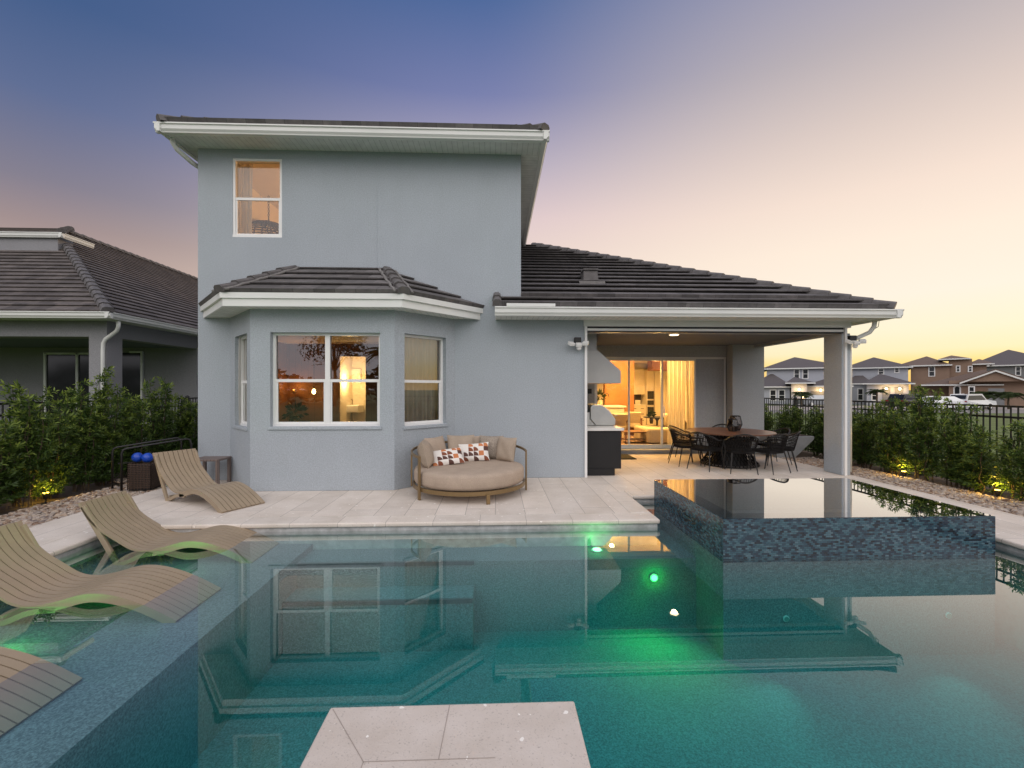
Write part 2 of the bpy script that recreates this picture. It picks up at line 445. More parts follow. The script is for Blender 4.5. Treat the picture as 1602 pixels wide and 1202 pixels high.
m_tail = M('tail_lamp_red', (.30, .012, .012), .25)
m_wred = M('red_leaf', (.35, .05, .02), .6)

# ------------------------------------------------------------------ world, sun, camera
def build_world():
    w = bpy.data.worlds.new('World'); S.world = w; w.use_nodes = True
    t = NT.__new__(NT); t.t = w.node_tree; t.t.nodes.clear()
    out = t.n('OutputWorld'); bg = t.n('Background')
    tc = t.n('TexCoord'); nrm = t.n('VectorMath', operation='NORMALIZE'); t.l(tc.outputs['Generated'], nrm.inputs[0])
    sp = t.n('SeparateXYZ'); t.l(nrm.outputs[0], sp.inputs[0])
    x, y, z = sp.outputs
    h = t.math('SQRT', t.math('ADD', t.math('MULTIPLY', x, x), t.math('MULTIPLY', y, y)))
    h = t.math('MAXIMUM', h, .001)
    az = R(62)
    A = t.math('DIVIDE', t.math('ADD', t.math('MULTIPLY', x, math.sin(az)), t.math('MULTIPLY', y, math.cos(az))), h)
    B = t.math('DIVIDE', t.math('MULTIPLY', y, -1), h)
    def sm(v, a, b):
        m = t.n('MapRange', interpolation_type='SMOOTHSTEP'); m.inputs[1].default_value = a; m.inputs[2].default_value = b; t.l(v, m.inputs[0]); return m.outputs[0]
    zc = t.math('MAXIMUM', z, 0.0)
    Lr = t.ramp(zc, [(0, (.46, .36, .32)), (.20, (.48, .36, .325)), (.25, (.36, .275, .275)), (.31, (.235, .215, .275)), (.42, (.115, .155, .295)), (.53, (.055, .11, .255)), (.72, (.05, .10, .24)), (1, (.75, .78, .90))])
    Cr = t.ramp(zc, [(0, (.95, .78, .48)), (.1, (.95, .78, .60)), (.25, (.86, .70, .61)), (.36, (.74, .585, .60)), (.45, (.48, .425, .53)), (.555, (.195, .22, .42)), (.66, (.082, .145, .335)), (.76, (.06, .115, .28)), (1, (.75, .78, .90))])
    Rr = t.ramp(zc, [(0, (1.0, .56, .12)), (.045, (1.0, .76, .27)), (.065, (1.0, .87, .54)), (.10, (1.0, .90, .66)), (.16, (1.0, .89, .75)), (.25, (1.0, .85, .71)), (.33, (.93, .76, .65)), (.43, (.72, .60, .55)), (.53, (.50, .445, .465)), (.7, (.22, .25, .42)), (1, (.75, .78, .90))])
    Br = t.ramp(zc, [(0, (.75, .74, .80)), (.17, (.85, .83, .90)), (.36, (2.1, 1.96, 1.9)), (.65, (2.0, 1.9, 1.88)), (1, (.75, .78, .90))])  # unseen sky behind the camera, brightened to light the facade and deck
    f1 = sm(A, -.32, .52); f2 = sm(A, .42, .98)
    c = t.mixc(f1, Lr, Cr); c = t.mixc(f2, c, Rr)
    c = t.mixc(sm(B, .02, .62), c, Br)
    sky = t.n('TexSky', sky_type='NISHITA'); sky.sun_disc = False; sky.sun_elevation = R(2.0); sky.sun_rotation = az
    add = t.n('VectorMath', operation='ADD'); sc1 = t.n('VectorMath', operation='SCALE', i_Scale=.006)
    t.l(sky.outputs[0], sc1.inputs[0]); t.l(c, add.inputs[0]); t.l(sc1.outputs[0], add.inputs[1])
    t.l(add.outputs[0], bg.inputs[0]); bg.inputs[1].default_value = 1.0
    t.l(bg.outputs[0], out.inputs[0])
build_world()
sun = bpy.data.lights.new('dusk_sun', 'SUN'); sun.energy = .55; sun.angle = R(12); sun.color = (1, .62, .30)
so = bpy.data.objects.new('dusk_sun', sun); COL.objects.link(so)
so.rotation_euler = Vector((-math.sin(R(62)) * math.cos(R(4)), -math.cos(R(62)) * math.cos(R(4)), -math.sin(R(4)))).to_track_quat('-Z', 'Y').to_euler()

cam = bpy.data.cameras.new('camera'); co = bpy.data.objects.new('camera', cam); COL.objects.link(co)
co.location = (0, 0, CAMZ); co.rotation_euler = (R(90), 0, -PSI)
cam.sensor_width = 36; cam.lens = FPX / 1602 * 36; cam.shift_y = (HY - 601) / 1602; cam.clip_end = 2000; cam.clip_start = .05
S.camera = co
S.view_settings.view_transform = 'Standard'; S.view_settings.look = 'None'; S.view_settings.exposure = 0; S.view_settings.gamma = 1
S.render.engine = 'CYCLES'
S.cycles.use_denoising = True; S.cycles.max_bounces = 10; S.cycles.diffuse_bounces = 4; S.cycles.glossy_bounces = 4
S.cycles.transparent_max_bounces = 24; S.cycles.sample_clamp_indirect = 4; S.cycles.caustics_reflective = False

def lamp(kind, loc, energy, col, parent=None, size=.05, **kw):
    l = bpy.data.lights.new('lamp', kind); l.energy = energy; l.color = col
    if kind == 'AREA': l.size = size
    else: l.shadow_soft_size = size
    for k, v in kw.items(): setattr(l, k, v)
    o = bpy.data.objects.new('lamp', l); COL.objects.link(o)
    off = Vector((0, 0, 0))
    q = parent
    while q: off += Vector(q.location); q = q.parent
    o.location = Vector(loc) - off; o.parent = parent
    return o

# ------------------------------------------------------------------ shared shape builders
def wall(mb, p0, p1, z0, z1, th, holes=()):
    """a stucco wall from p0 to p1, thickness to the left of its direction, with real openings (s0,s1,z0,z1)"""
    p0, p1 = Vector(p0).to_2d(), Vector(p1).to_2d(); d = p1 - p0; L = d.length; d /= L; n = Vector((-d.y, d.x))
    ss = sorted({0, L, *[h[0] for h in holes], *[h[1] for h in holes]}); zs = sorted({z0, z1, *[h[2] for h in holes], *[h[3] for h in holes]})
    def P(s, t, z): q = p0 + d * s + n * t; return (q.x, q.y, z)
    def solid(i, j):
        if i < 0 or j < 0 or i >= len(ss) - 1 or j >= len(zs) - 1: return False
        a, b = (ss[i] + ss[i + 1]) / 2, (zs[j] + zs[j + 1]) / 2
        return not any(h[0] < a < h[1] and h[2] < b < h[3] for h in holes)
    for i in range(len(ss) - 1):
        for j in range(len(zs) - 1):
            if not solid(i, j): continue
            a, b, c, e = ss[i], ss[i + 1], zs[j], zs[j + 1]
            mb.face(P(a, 0, c), P(b, 0, c), P(b, 0, e), P(a, 0, e)); mb.face(P(b, th, c), P(a, th, c), P(a, th, e), P(b, th, e))
            if not solid(i - 1, j): mb.face(P(a, th, c), P(a, 0, c), P(a, 0, e), P(a, th, e))
            if not solid(i + 1, j): mb.face(P(b, 0, c), P(b, th, c), P(b, th, e), P(b, 0, e))
            if not solid(i, j - 1): mb.face(P(a, th, c), P(b, th, c), P(b, 0, c), P(a, 0, c))
            if not solid(i, j + 1): mb.face(P(a, 0, e), P(b, 0, e), P(b, th, e), P(a, th, e))

def window(parent, p0, p1, s0, s1, z0, z1, units=1, recess=.09, label=None, gm=None):
    """a white single-hung window; frame mesh + pane child"""
    p0, p1 = Vector(p0).to_2d(), Vector(p1).to_2d(); d = (p1 - p0).normalized(); n = Vector((-d.y, d.x))
    def P(s, t, z): q = p0 + d * s + n * t; return Vector((q.x, q.y, z))
    def bx(mb, a, b, t0, t1, c, e):
        mb.add([P(a, t0, c), P(b, t0, c), P(b, t1, c), P(a, t1, c), P(a, t0, e), P(b, t0, e), P(b, t1, e), P(a, t1, e)],
               [(3, 2, 1, 0), (4, 5, 6, 7), (0, 1, 5, 4), (1, 2, 6, 5), (2, 3, 7, 6), (3, 0, 4, 7)])
    fw = .045; mb = MB(); pn = MB(); r = recess
    bx(mb, s0, s1, r - .01, r + .07, z0, z0 + fw); bx(mb, s0, s1, r, r + .07, z1 - fw, z1)
    W = (s1 - s0) / units
    zm = z0 + (z1 - z0) * .49
    for u in range(units):
        a, b = s0 + u * W, s0 + (u + 1) * W
        la = fw if u == 0 else fw * .9; lb = fw if u == units - 1 else fw * .9
        bx(mb, a, a + la, r + .001, r + .07, z0 + fw, z1 - fw); bx(mb, b - lb, b, r + .001, r + .07, z0 + fw, z1 - fw)
        a += la; b -= lb
        bx(mb, a, b, r + .012, r + .05, zm - .025, zm + .025)
        # lower sash frame
        bx(mb, a, a + .03, r + .02, r + .048, z0 + fw, zm - .025); bx(mb, b - .03, b, r + .02, r + .048, z0 + fw, zm - .025)
        bx(mb, a + .03, b - .03, r + .02, r + .048, z0 + fw, z0 + fw + .03)
        pn.face(P(a + .03, r + .03, z0 + fw + .03), P(b - .03, r + .03, z0 + fw + .03), P(b - .03, r + .03, zm - .025), P(a + .03, r + .03, zm - .025))
        pn.face(P(a, r + .04, zm + .025), P(b, r + .04, zm + .025), P(b, r + .04, z1 - fw), P(a, r + .04, z1 - fw))
    f = mb.build('window', m_vinyl, parent)
    if label: f['label'] = label
    pn.build('pane', gm or m_glass, f)
    return f

def clip(poly, b, keep_above):
    out = []
    for i in range(len(poly)):
        p, q = poly[i - 1], poly[i]
        ip, iq = (p[1] >= b) == keep_above or p[1] == b, (q[1] >= b) == keep_above or q[1] == b
        if ip != iq:
            k = (b - p[1]) / (q[1] - p[1]); out.append((p[0] + (q[0] - p[0]) * k, b))
        if iq: out.append(q)
    return out

def roof_slope(mb, O, U, V, poly, expo=.38, t=.066, jit=.0):
    """stepped courses of flat tile laid on the plane O + a U + b V"""
    O, U, V = Vector(O), Vector(U).normalized(), Vector(V).normalized(); N = U.cross(V).normalized()
    b0 = min(p[1] for p in poly); b1 = max(p[1] for p in poly); k = 0
    while b0 + k * expo < b1 - 1e-4:
        lo, hi = b0 + k * expo, min(b0 + (k + 1) * expo, b1)
        c = clip(clip(poly, lo, True), hi, False)
        k += 1
        c = [p for i, p in enumerate(c) if (abs(p[0] - c[i - 1][0]) + abs(p[1] - c[i - 1][1])) > 1e-5]
        if len(c) < 3: continue
        def P(p, off): return O + U * p[0] + V * p[1] + N * off
        off = lambda b: t * (1 - (b - lo) / expo) + .004
        mb.face(*[P(p, off(p[1])) for p in c], uv=[(p[0], p[1] - b0) for p in c])
        low = sorted([p for p in c if abs(p[1] - lo) < 1e-4])
        if len(low) >= 2:
            a, b = low[0], low[-1]; o1 = off(lo); o0 = o1 - .026 if k > 1 else -.03
            mb.face(P(a, o0), P(b, o0), P(b, o1), P(a, o1), uv=[(a[0], 0), (b[0], 0), (b[0], .02), (a[0], .02)])
            if k > 1:
                a2, b2 = (a[0], lo + .07), (b[0], lo + .07)
                mb.face(P(a, o0), P(a2, .004), P(b2, .004), P(b, o0), uv=[(0, .1)] * 4)
                # the course below runs on under the overhang
                mb.face(P((a[0], lo - .002), .003), P((b[0], lo - .002), .003), P((b[0], lo + .09), .002), P((a[0], lo + .09), .002), uv=[(0, .1)] * 4)

def caps(mb, a, b, w=.13, h=.10, step=.36):
    a, b = Vector(a), Vector(b); d = b - a; L = d.length; d.normalize()
    s = d.cross(Vector((0, 0, 1))).normalized(); up = s.cross(d)
    n = max(1, round(L / step)); st = L / n
    w *= .85; h *= .72
    prof = [(-w, -.05), (-w * .84, h * .55), (-w * .45, h), (w * .45, h), (w * .84, h * .55), (w, -.05)]
    for i in range(n):
        c0 = a + d * st * i; c1 = a + d * (st * (i + 1) + .05)
        j = random.uniform(-.006, .006)
        v0 = [c0 + s * (x * 1.06 + j) + up * (y + .028) for x, y in prof]; v1 = [c1 + s * (x * .9 + j) + up * (y - .004) for x, y in prof]
        m = len(prof)
        mb.add(v0 + v1, [(q, q + 1, m + q + 1, m + q) for q in range(m - 1)] + [tuple(range(m))[::-1], tuple(range(m, 2 * m))])

def gutter(mb, a, b, out, depth=.11, hgt=.13):
    """K-style gutter: a ogee section run from a to b, projecting along `out`"""
    a, b, o = Vector(a), Vector(b), Vector(out).normalized(); Z = Vector((0, 0, 1))
    prof = [(0, 0), (depth * .5, 0), (depth * .55, .02), (depth * .78, .055), (depth * .8, hgt - .03), (depth, hgt - .022), (depth, hgt), (depth * .85, hgt), (0, hgt)]
    n = len(prof)
    v = [a + o * x + Z * y for x, y in prof] + [b + o * x + Z * y for x, y in prof]
    mb.add(v, [(i, (i + 1) % n, n + (i + 1) % n, n + i) for i in range(n)] + [tuple(range(n))[::-1], tuple(range(n, 2 * n))])

def slope_poly(mb, pts, expo=.38, t=.066):
    """tile a planar roof face; pts[0], pts[1] are the eave, the rest climbs"""
    P = [Vector(p) for p in pts]; U = (P[1] - P[0]).normalized()
    N = U.cross(P[2] - P[1] if len(P) > 2 else P[-1] - P[0]).normalized()
    if N.z < 0: N = -N
    V = N.cross(U).normalized()
    poly = [((p - P[0]).dot(U), (p - P[0]).dot(V)) for p in P]
    roof_slope(mb, P[0], U, V, poly, expo, t)

# ================================================================== THE HOUSE
FY = 8.45
house = thing('house', 'two storey blue grey stucco house with a bay window, tiled roofs and a covered porch', 'house', (0, FY, 0))
w = MB()
wall(w, (-5.55, FY), (.49, FY), 0, 6.20, .2, [(.75, 4.6, 0, 2.9), (.63, 1.54, 4.55, 6.03)])
wall(w, (.49, FY), (1.76, FY), 0, 3.04, .2)
wall(w, (-5.55, 20), (-5.55, FY + .001), 0, 6.20, .2)
wall(w, (.49, FY + .2), (.49, 20), 3.0, 6.20, .2)
w.build('wall', m_stucco, house)
w = MB()
BL, BA, BB, BR = (-4.96, FY), (-4.08, 7.5), (-1.70, 7.5), (-.77, FY)
wall(w, BL, BA, 0, 3.035, .15, [(.33, 1.11, 1.04, 2.65)])
wall(w, BA, BB, 0, 3.035, .15, [(.33, 2.14, 1.07, 2.65)])
wall(w, BB, BR, 0, 3.035, .15, [(.2, 1.11, 1.05, 2.66)])
w.build('bay_wall', m_stucco, house)
window(house, BL, BA, .33, 1.11, 1.04, 2.65)
window(house, BA, BB, .33, 2.14, 1.07, 2.65, 2)
window(house, BB, BR, .2, 1.11, 1.05, 2.66, gm=m_sideglass)
window(house, (-5.55, FY), (.49, FY), .63, 1.54, 4.55, 6.03, recess=.012, gm=m_upglass)
sl = MB()   # stucco bands under the windows
for p0, p1, s0, s1, z in ((BA, BB, .30, 2.17, 1.07), (BB, BR, .17, 1.14, 1.05), (BL, BA, .30, 1.14, 1.04)):
    a, b = Vector(p0), Vector(p1); d = (b - a).normalized(); n = Vector((-d.y, d.x))
    q = [a + d * s0 - n * .022, a + d * s1 - n * .022, a + d * s1 + n * .08, a + d * s0 + n * .08]
    sl.add([(v.x, v.y, z - .05) for v in q] + [(v.x, v.y, z + .004) for v in q], [(3, 2, 1, 0), (4, 5, 6, 7), (0, 1, 5, 4), (1, 2, 6, 5), (2, 3, 7, 6), (3, 0, 4, 7)])
sl.build('window_sill', m_stucco, house, bevel=.008)
MB().box(-2.244, FY - .003, 3.98, -2.238, FY + .01, 6.15).build('control_joint', m_stucco, house)

# upper roof: soffits, gutters, tiles
EZ = 6.195
s = MB(); s.box(-5.80, 7.98, EZ, .86, FY, EZ + .02); s.build('soffit', m_soffit, house)
s = MB().box(.49, FY + .001, EZ + .001, .86, 18, EZ + .021).build('soffit', m_soffit_y, house)
s = MB(); s.box(-5.80, FY + .001, EZ + .001, -5.55, 18, EZ + .021); s.build('soffit', m_soffit_y, house)
g = MB()
g.box(-5.80, 7.955, EZ - .03, .86, 7.98, EZ + .16); g.box(.84, 7.98, EZ - .03, .862, 18, EZ + .159); g.box(-5.802, 7.98, EZ - .03, -5.78, 18, EZ + .159)
g.build('fascia', m_trim, house)
g = MB(); gutter(g, (-5.91, 7.955, EZ - .025), (.97, 7.955, EZ - .025), (0, -1, 0), .11, .155); gutter(g, (.862, 18, EZ - .024), (.862, 7.846, EZ - .024), (1, 0, 0), .11, .155)
gutter(g, (-5.802, 7.846, EZ - .024), (-5.802, 18, EZ - .024), (-1, 0, 0), .11, .155)
g.build('gutter', m_gutter, house)
E1, E2, E3, E4 = (-5.83, 7.87, 6.345), (.89, 7.87, 6.345), (.89, 18.4, 6.345), (-5.83, 18.4, 6.345)
RA, RB = (-2.47, 11.23, 8.1), (-2.47, 15.04, 8.1)
r = MB(); slope_poly(r, [E1, E2, RA]); slope_poly(r, [E2, E3, RB, RA]); slope_poly(r, [E3, E4, RB]); slope_poly(r, [E4, E1, RA, RB])
up_roof = r.build('roof', m_roof, house)
c = MB(); caps(c, E1, RA); c.build('ridge_cap', m_cap, up_roof); c = MB(); caps(c, E2, RA); c.build('ridge_cap', m_cap, up_roof); c = MB(); caps(c, RA, RB); c.build('ridge_cap', m_cap, up_roof)
# downspout under the far left eave
d = MB(); d.tube([(-5.78, 8.12, 6.26), (-5.78, 8.13, 6.12), (-5.75, 8.2, 6.03), (-5.66, 8.45, 5.93), (-5.61, 8.62, 5.9), (-5.605, 8.68, 5.84), (-5.605, 8.7, 5.7), (-5.605, 8.7, .1)], .042, 10)
d.build('downspout', m_gutter, house, smooth=True)

# bay roof
L0, L1, L2, L3 = (-5.52, FY, 3.26), (-4.38, 7.16, 3.26), (-1.47, 7.16, 3.26), (-.22, FY, 3.26)
R1, R2 = (-3.80, FY, 3.96), (-2.06, FY, 3.96)
r = MB(); slope_poly(r, [L1, L2, R2, R1], .36, .042); slope_poly(r, [L0, L1, R1], .36, .042); slope_poly(r, [L2, L3, R2], .36, .042)
bay_roof = r.build('bay_roof', m_roof, house)
c = MB(); caps(c, L1, R1, .12, .09, .34); c.build('ridge_cap', m_cap, bay_roof); c = MB(); caps(c, L2, R2, .12, .09, .34); c.build('ridge_cap', m_cap, bay_roof)
for a, b in ((L1, R1), (L2, R2)):
    a, b = Vector(a), Vector(b); dd = (b - a).normalized(); ss = dd.cross(Vector((0, 0, 1))).normalized()
    for sg in (-1, 1):
        pts = [a + (b - a) * (k / 14) + ss * sg * (.145 + random.uniform(-.012, .012)) + Vector((0, 0, .01 + random.uniform(-.008, .008))) for k in range(15)]
        MB().tube(pts, .024, 6).build('mortar_bed', m_mortar, bay_roof, smooth=True)
f = MB()
def ring(mb, pts, z0, z1, inn):
    """boxes along an open polyline, inset by inn"""
    for a, b in zip(pts[:-1], pts[1:]):
        a, b = Vector(a).to_2d(), Vector(b).to_2d(); dd = (b - a).normalized(); n = Vector((-dd.y, dd.x))
        q = [a, b, b + n * inn, a + n * inn]
        mb.add([(v.x, v.y, z0) for v in q] + [(v.x, v.y, z1) for v in q], [(3, 2, 1, 0), (4, 5, 6, 7), (0, 1, 5, 4), (1, 2, 6, 5), (2, 3, 7, 6), (3, 0, 4, 7)])
def inset(pts, k):
    c = Vector((-2.9, FY)); return [((p[0] - c.x) * k + c.x, (p[1] - c.y) * k + c.y) for p in pts]
base = [L0, L1, L2, L3]
ring(f, inset(base, .975), 3.025, 3.15, .03); ring(f, inset(base, .995), 3.15, 3.24, .05)
f.build('bay_fascia', m_trim, house)
sp_ = inset(base, .97)
MB().add([(p[0], min(p[1], FY - .002), 3.034) for p in sp_] + [(p[0], min(p[1], FY - .002), 3.05) for p in sp_], [(3, 2, 1, 0), (4, 5, 6, 7), (0, 1, 5, 4), (1, 2, 6, 5), (2, 3, 7, 6)]).build('bay_soffit', m_soffit, house)

# porch: roof, gutter, beam, column, ceiling
PZ = 3.03
AX = 7.41
A0, A1 = (.0, 7.92, 3.21), (AX, 7.92, 3.21)
T = 6.17; HT = (AX - T, 7.92 + T, 3.21 + .5 * T)
r = MB()
slope_poly(r, [(.49, FY, 3.21 + .5 * (FY - 7.92)), (AX - (FY - 7.92), FY, 3.21 + .5 * (FY - 7.92)), HT, (.49, 7.92 + T, HT[2])])
roof_slope(r, A0, (1, 0, 0), (0, 1, .5), [(0, 0), (AX, 0), (AX - (FY - 7.92), (FY - 7.92) * 1.118), (0, (FY - 7.92) * 1.118)], (FY - 7.92) * 1.118 / 2, .066)
B1 = (AX, 26, 3.21)
slope_poly(r, [A1, B1, (HT[0], 26 - T, HT[2]), HT]); slope_poly(r, [B1, (.5, 26, 3.21), (HT[0], 26 - T, HT[2])])
proof = r.build('porch_roof', m_roof, house)
c = MB(); caps(c, A1, HT, .14, .11); c.build('ridge_cap', m_cap, proof); c = MB(); caps(c, HT, (HT[0], 26 - T, HT[2])); c.build('ridge_cap', m_cap, proof); c = MB(); caps(c, (.03, 7.86, 3.2), (.03, 8.5, 3.5), .1, .1, .3); c.build('ridge_cap', m_cap, proof)
g = MB(); gutter(g, (-.01, 7.955, PZ - .01), (7.53, 7.955, PZ - .01), (0, -1, 0), .11, .155); gutter(g, (7.40, 24, PZ - .009), (7.40, 7.846, PZ - .009), (1, 0, 0), .115, .155)
g.build('gutter', m_gutter, house)
g = MB(); g.box(.0, 7.955, PZ - .01, 7.40, 7.98, PZ + .16).box(7.378, 7.98, PZ - .01, 7.40, 24, PZ + .16).box(.0, 7.981, PZ - .01, .02, FY, PZ + .2)
g.box(.2, 7.84, PZ + .145, 1.07, 7.86, PZ + .20)
g.build('fascia', m_trim, house)
s = MB(); s.box(.02, 7.98, PZ, 7.378, FY - .002, PZ + .018).box(7.02, FY, PZ, 7.378, 24, PZ + .018); s.build('soffit', m_soffit, house)
b = MB(); b.box(1.70, FY - .025, 2.91, 7.0, FY + .1, PZ); b.build('beam', m_trim, house)
w = MB(); w.box(1.76, FY + .1, 2.80, 7.0, FY + .22, PZ).box(6.83, FY + .22, 2.80, 7.0, 11.4, PZ)
wall(w, (1.56, FY + .21), (1.56, 11.9), 0, 2.95, .0001)
w.box(1.56, FY + .2, 0, 1.76, 11.69, 2.95)
wall(w, (1.56, 11.7), (6.25, 11.7), 0, 2.95, .2, [(1.09, 4.69, .1, 2.565)])
w.box(6.25, 11.4, 0, 7.1, 12.2, 2.95).box(6.9, 12.2, 0, 7.1, 20, 2.95)
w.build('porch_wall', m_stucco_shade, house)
w = MB(); w.box(6.83, FY, 0, 7.0, 8.93, 2.80); w.build('column', m_stucco, house, bevel=.006)
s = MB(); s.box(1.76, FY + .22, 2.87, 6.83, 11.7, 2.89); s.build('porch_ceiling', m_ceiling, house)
tr = MB(); tr.box(1.715, FY - .045, 0, 1.762, FY - .002, 2.91); tr.build('screen_track', m_vinyl, house)
tr = MB(); tr.box(6.86, FY - .045, 0, 6.905, FY - .002, 2.91); tr.build('screen_track', m_vinyl, house)
sc_ = MB(); sc_.box(1.763, FY - .01, 2.80, 6.858, FY + .09, 2.909); scr = sc_.build('roller_screen', m_dark, house)
MB().box(1.77, FY - .03, 2.825, 6.85, FY - .011, 2.87).build('bottom_rail', m_vinyl, scr, bevel=.004)
d = MB(); d.tube([(7.28, 8.2, 3.0), (7.28, 8.22, 2.9), (7.24, 8.27, 2.80), (7.1, 8.42, 2.70), (7.05, 8.5, 2.66), (7.045, 8.52, 2.55), (7.045, 8.52, .05)], .04, 10)
d.build('downspout', m_gutter, house, smooth=True)
MB().tube([(7.33, 8.16, 3.0), (7.35, 8.2, 2.9), (7.28, 8.3, 2.82)], .006, 5).build('cable', m_dark, house)
# roof vent
vb = Vector((2.08, 9.73, 3.21 + .5 * (9.73 - 7.92)))
v = MB(); v.add([vb + Vector(p) for p in ((-.17, -.2, -.08), (.17, -.2, -.08), (.15, -.16, .20), (-.15, -.16, .20), (-.17, .25, .08), (.17, .25, .08), (.15, .12, .26), (-.15, .12, .26))],
      [(0, 1, 2, 3), (1, 5, 6, 2), (5, 4, 7, 6), (4, 0, 3, 7), (3, 2, 6, 7)])
v.box(vb.x - .17, vb.y - .2, vb.z + .18, vb.x + .17, vb.y + .1, vb.z + .215)
rv = v.build('roof_vent', m_cap, house, bevel=.01)
MB().add([vb + Vector(p) for p in ((-.28, -.33, -.11), (.28, -.33, -.11), (.28, -.14, -.02), (-.28, -.14, -.02), (-.28, -.33, -.2), (.28, -.33, -.2))], [(0, 1, 2, 3), (4, 5, 1, 0)]).build('flashing', m_mortar, rv)

# sliding door
DY = 11.7
door = thing('sliding_door', None, None); bpy.data.objects.remove(door)
f = MB(); f.box(2.65, DY + .02, 2.515, 6.25, DY + .16, 2.565).box(2.65, DY + .02, .1, 6.25, DY + .16, .14).box(2.65, DY + .03, .14, 2.69, DY + .15, 2.515).box(6.20, DY + .03, .14, 6.25, DY + .15, 2.515)
door = f.build('sliding_door', m_gutter, house)
gl = MB()
for a, b, yy in ((2.69, 3.62, .05), (3.58, 4.52, .09), (4.48, 5.43, .05)):
    p = MB()
    p.box(a, DY + yy, .14, a + .045, DY + yy + .03, 2.515).box(b - .045, DY + yy, .14, b, DY + yy + .03, 2.515).box(a + .045, DY + yy, .14, b - .045, DY + yy + .03, .20).box(a + .045, DY + yy, 2.465, b - .045, DY + yy + .03, 2.515)
    p.build('door_panel', m_gutter, door, bevel=.003)
    MB().face((a + .045, DY + yy + .015, .2), (b - .045, DY + yy + .015, .2), (b - .045, DY + yy + .015, 2.465), (a + .045, DY + yy + .015, 2.465)).build('pane', m_doorglass, door)
MB().box(4.535, DY + .02, .95, 4.56, DY + .05, 1.25).build('handle', m_vinyl, door, bevel=.005)
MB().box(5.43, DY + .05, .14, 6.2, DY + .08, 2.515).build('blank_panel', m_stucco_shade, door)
MB().box(1.76, 11.42, 0.001, 6.25, 11.7, .1).build('door_step', m_concrete, house, bevel=.006)

# ------------------------------------------------------------------ rooms seen through the glass
rm = MB()
rm.box(1.77, 18.5, .1, 6.9, 18.6, 2.85)                   # far kitchen wall
rm.box(1.77, 11.9, .1, 1.79, 18.5, 2.85).box(6.88, 12.2, .1, 6.899, 18.5, 2.85)
rm.build('living_room_wall', m_warmwall, house)
MB().box(1.77, 11.9, 2.78, 6.9, 18.5, 2.86).build('living_room_ceiling', m_warmwall, house)
MB().box(1.77, 11.9, .04, 6.9, 18.5, .1).build('living_room_floor', m_floorin, house)
a = at(947, 600, 15.2); b = at(992, 600, 15.2)
MB().box(a.x, 15.2, .1, b.x, 15.5, 2.78).build('oak_wall_panel', m_wood2, house)
a = at(1020, 600, 16.4); b = at(1043, 600, 16.4)
MB().box(a.x, 16.4, 2.4, b.x + .3, 16.9, 2.78).build('oak_bulkhead', m_wood2, house)
# dining room behind the bay
rm = MB()
dl, dr = at(530, 600, 11.5).x, at(572, 600, 11.5).x
wall(rm, (-5.35, 11.5), (1.5, 11.5), .1, 2.9, .1, [(dl + 5.35, dr + 5.35, .1, 2.54)])
rm.build('dining_room_wall', m_brownwall, house)
MB().box(-5.35, 8.66, .1, -5.33, 11.5, 2.9).build('dining_room_side', m_brownwall, house)
MB().box(1.4, 8.66, .1, 1.55, 11.5, 2.9).build('dining_room_side', m_brownwall, house)
MB().box(-5.35, 8.66, 2.86, 1.55, 15.5, 2.9).build('dining_room_ceiling', m_warmwall, house)
MB().add([(-4.9, 8.45, 2.86), (-4.05, 7.62, 2.86), (-1.72, 7.62, 2.86), (-.82, 8.45, 2.86), (-.82, 8.7, 2.86), (-4.9, 8.7, 2.86)], [(0, 1, 2, 3, 4, 5)]).build('bay_ceiling', m_warmwall, house)
MB().box(-5.35, 8.66, .06, 1.55, 15.5, .1).build('dining_room_floor', m_floorin, house)
MB().box(dl - 1.2, 13.2, .1, dr + 1.5, 13.3, 2.86).box(dl - .25, 11.61, .1, dl - .2, 13.2, 2.86).box(dr + .5, 11.61, .1, dr + .55, 13.2, 2.86).build('washroom_wall', m_warmwall, house)
# upstairs room
rm = MB(); rm.box(-5.34, 13, 3.3, .3, 13.1, 6.2).box(-5.34, 8.66, 3.3, -5.32, 13, 6.2).box(.28, 8.66, 3.3, .3, 13, 6.2); rm.build('upstairs_wall', m_warmwall, house)
MB().box(-5.34, 8.66, 6.1, .3, 13, 6.2).build('upstairs_ceiling', m_warmwall, house)
MB().box(-5.34, 8.66, 3.2, .3, 13, 3.3).build('upstairs_floor', m_floorin, house)

def folds(mb, x0, x1, y, z0, z1, n, amp=.035):
    """hanging cloth with pleats"""
    m = n * 8; vs = []
    for i in range(m + 1):
        u = i / m; ph = u * n * 2 * math.pi
        for k in range(5):
            zz = z0 + (z1 - z0) * k / 4
            vs.append((x0 + (x1 - x0) * u + .012 * math.sin(ph * .5 + k), y + amp * (1 - .35 * k / 4) * math.sin(ph + .25 * math.sin(u * 9)) + .01 * math.sin(u * 23), zz))
    mb.add(vs, [(i * 5 + k, (i + 1) * 5 + k, (i + 1) * 5 + k + 1, i * 5 + k + 1) for i in range(m) for k in range(4)])

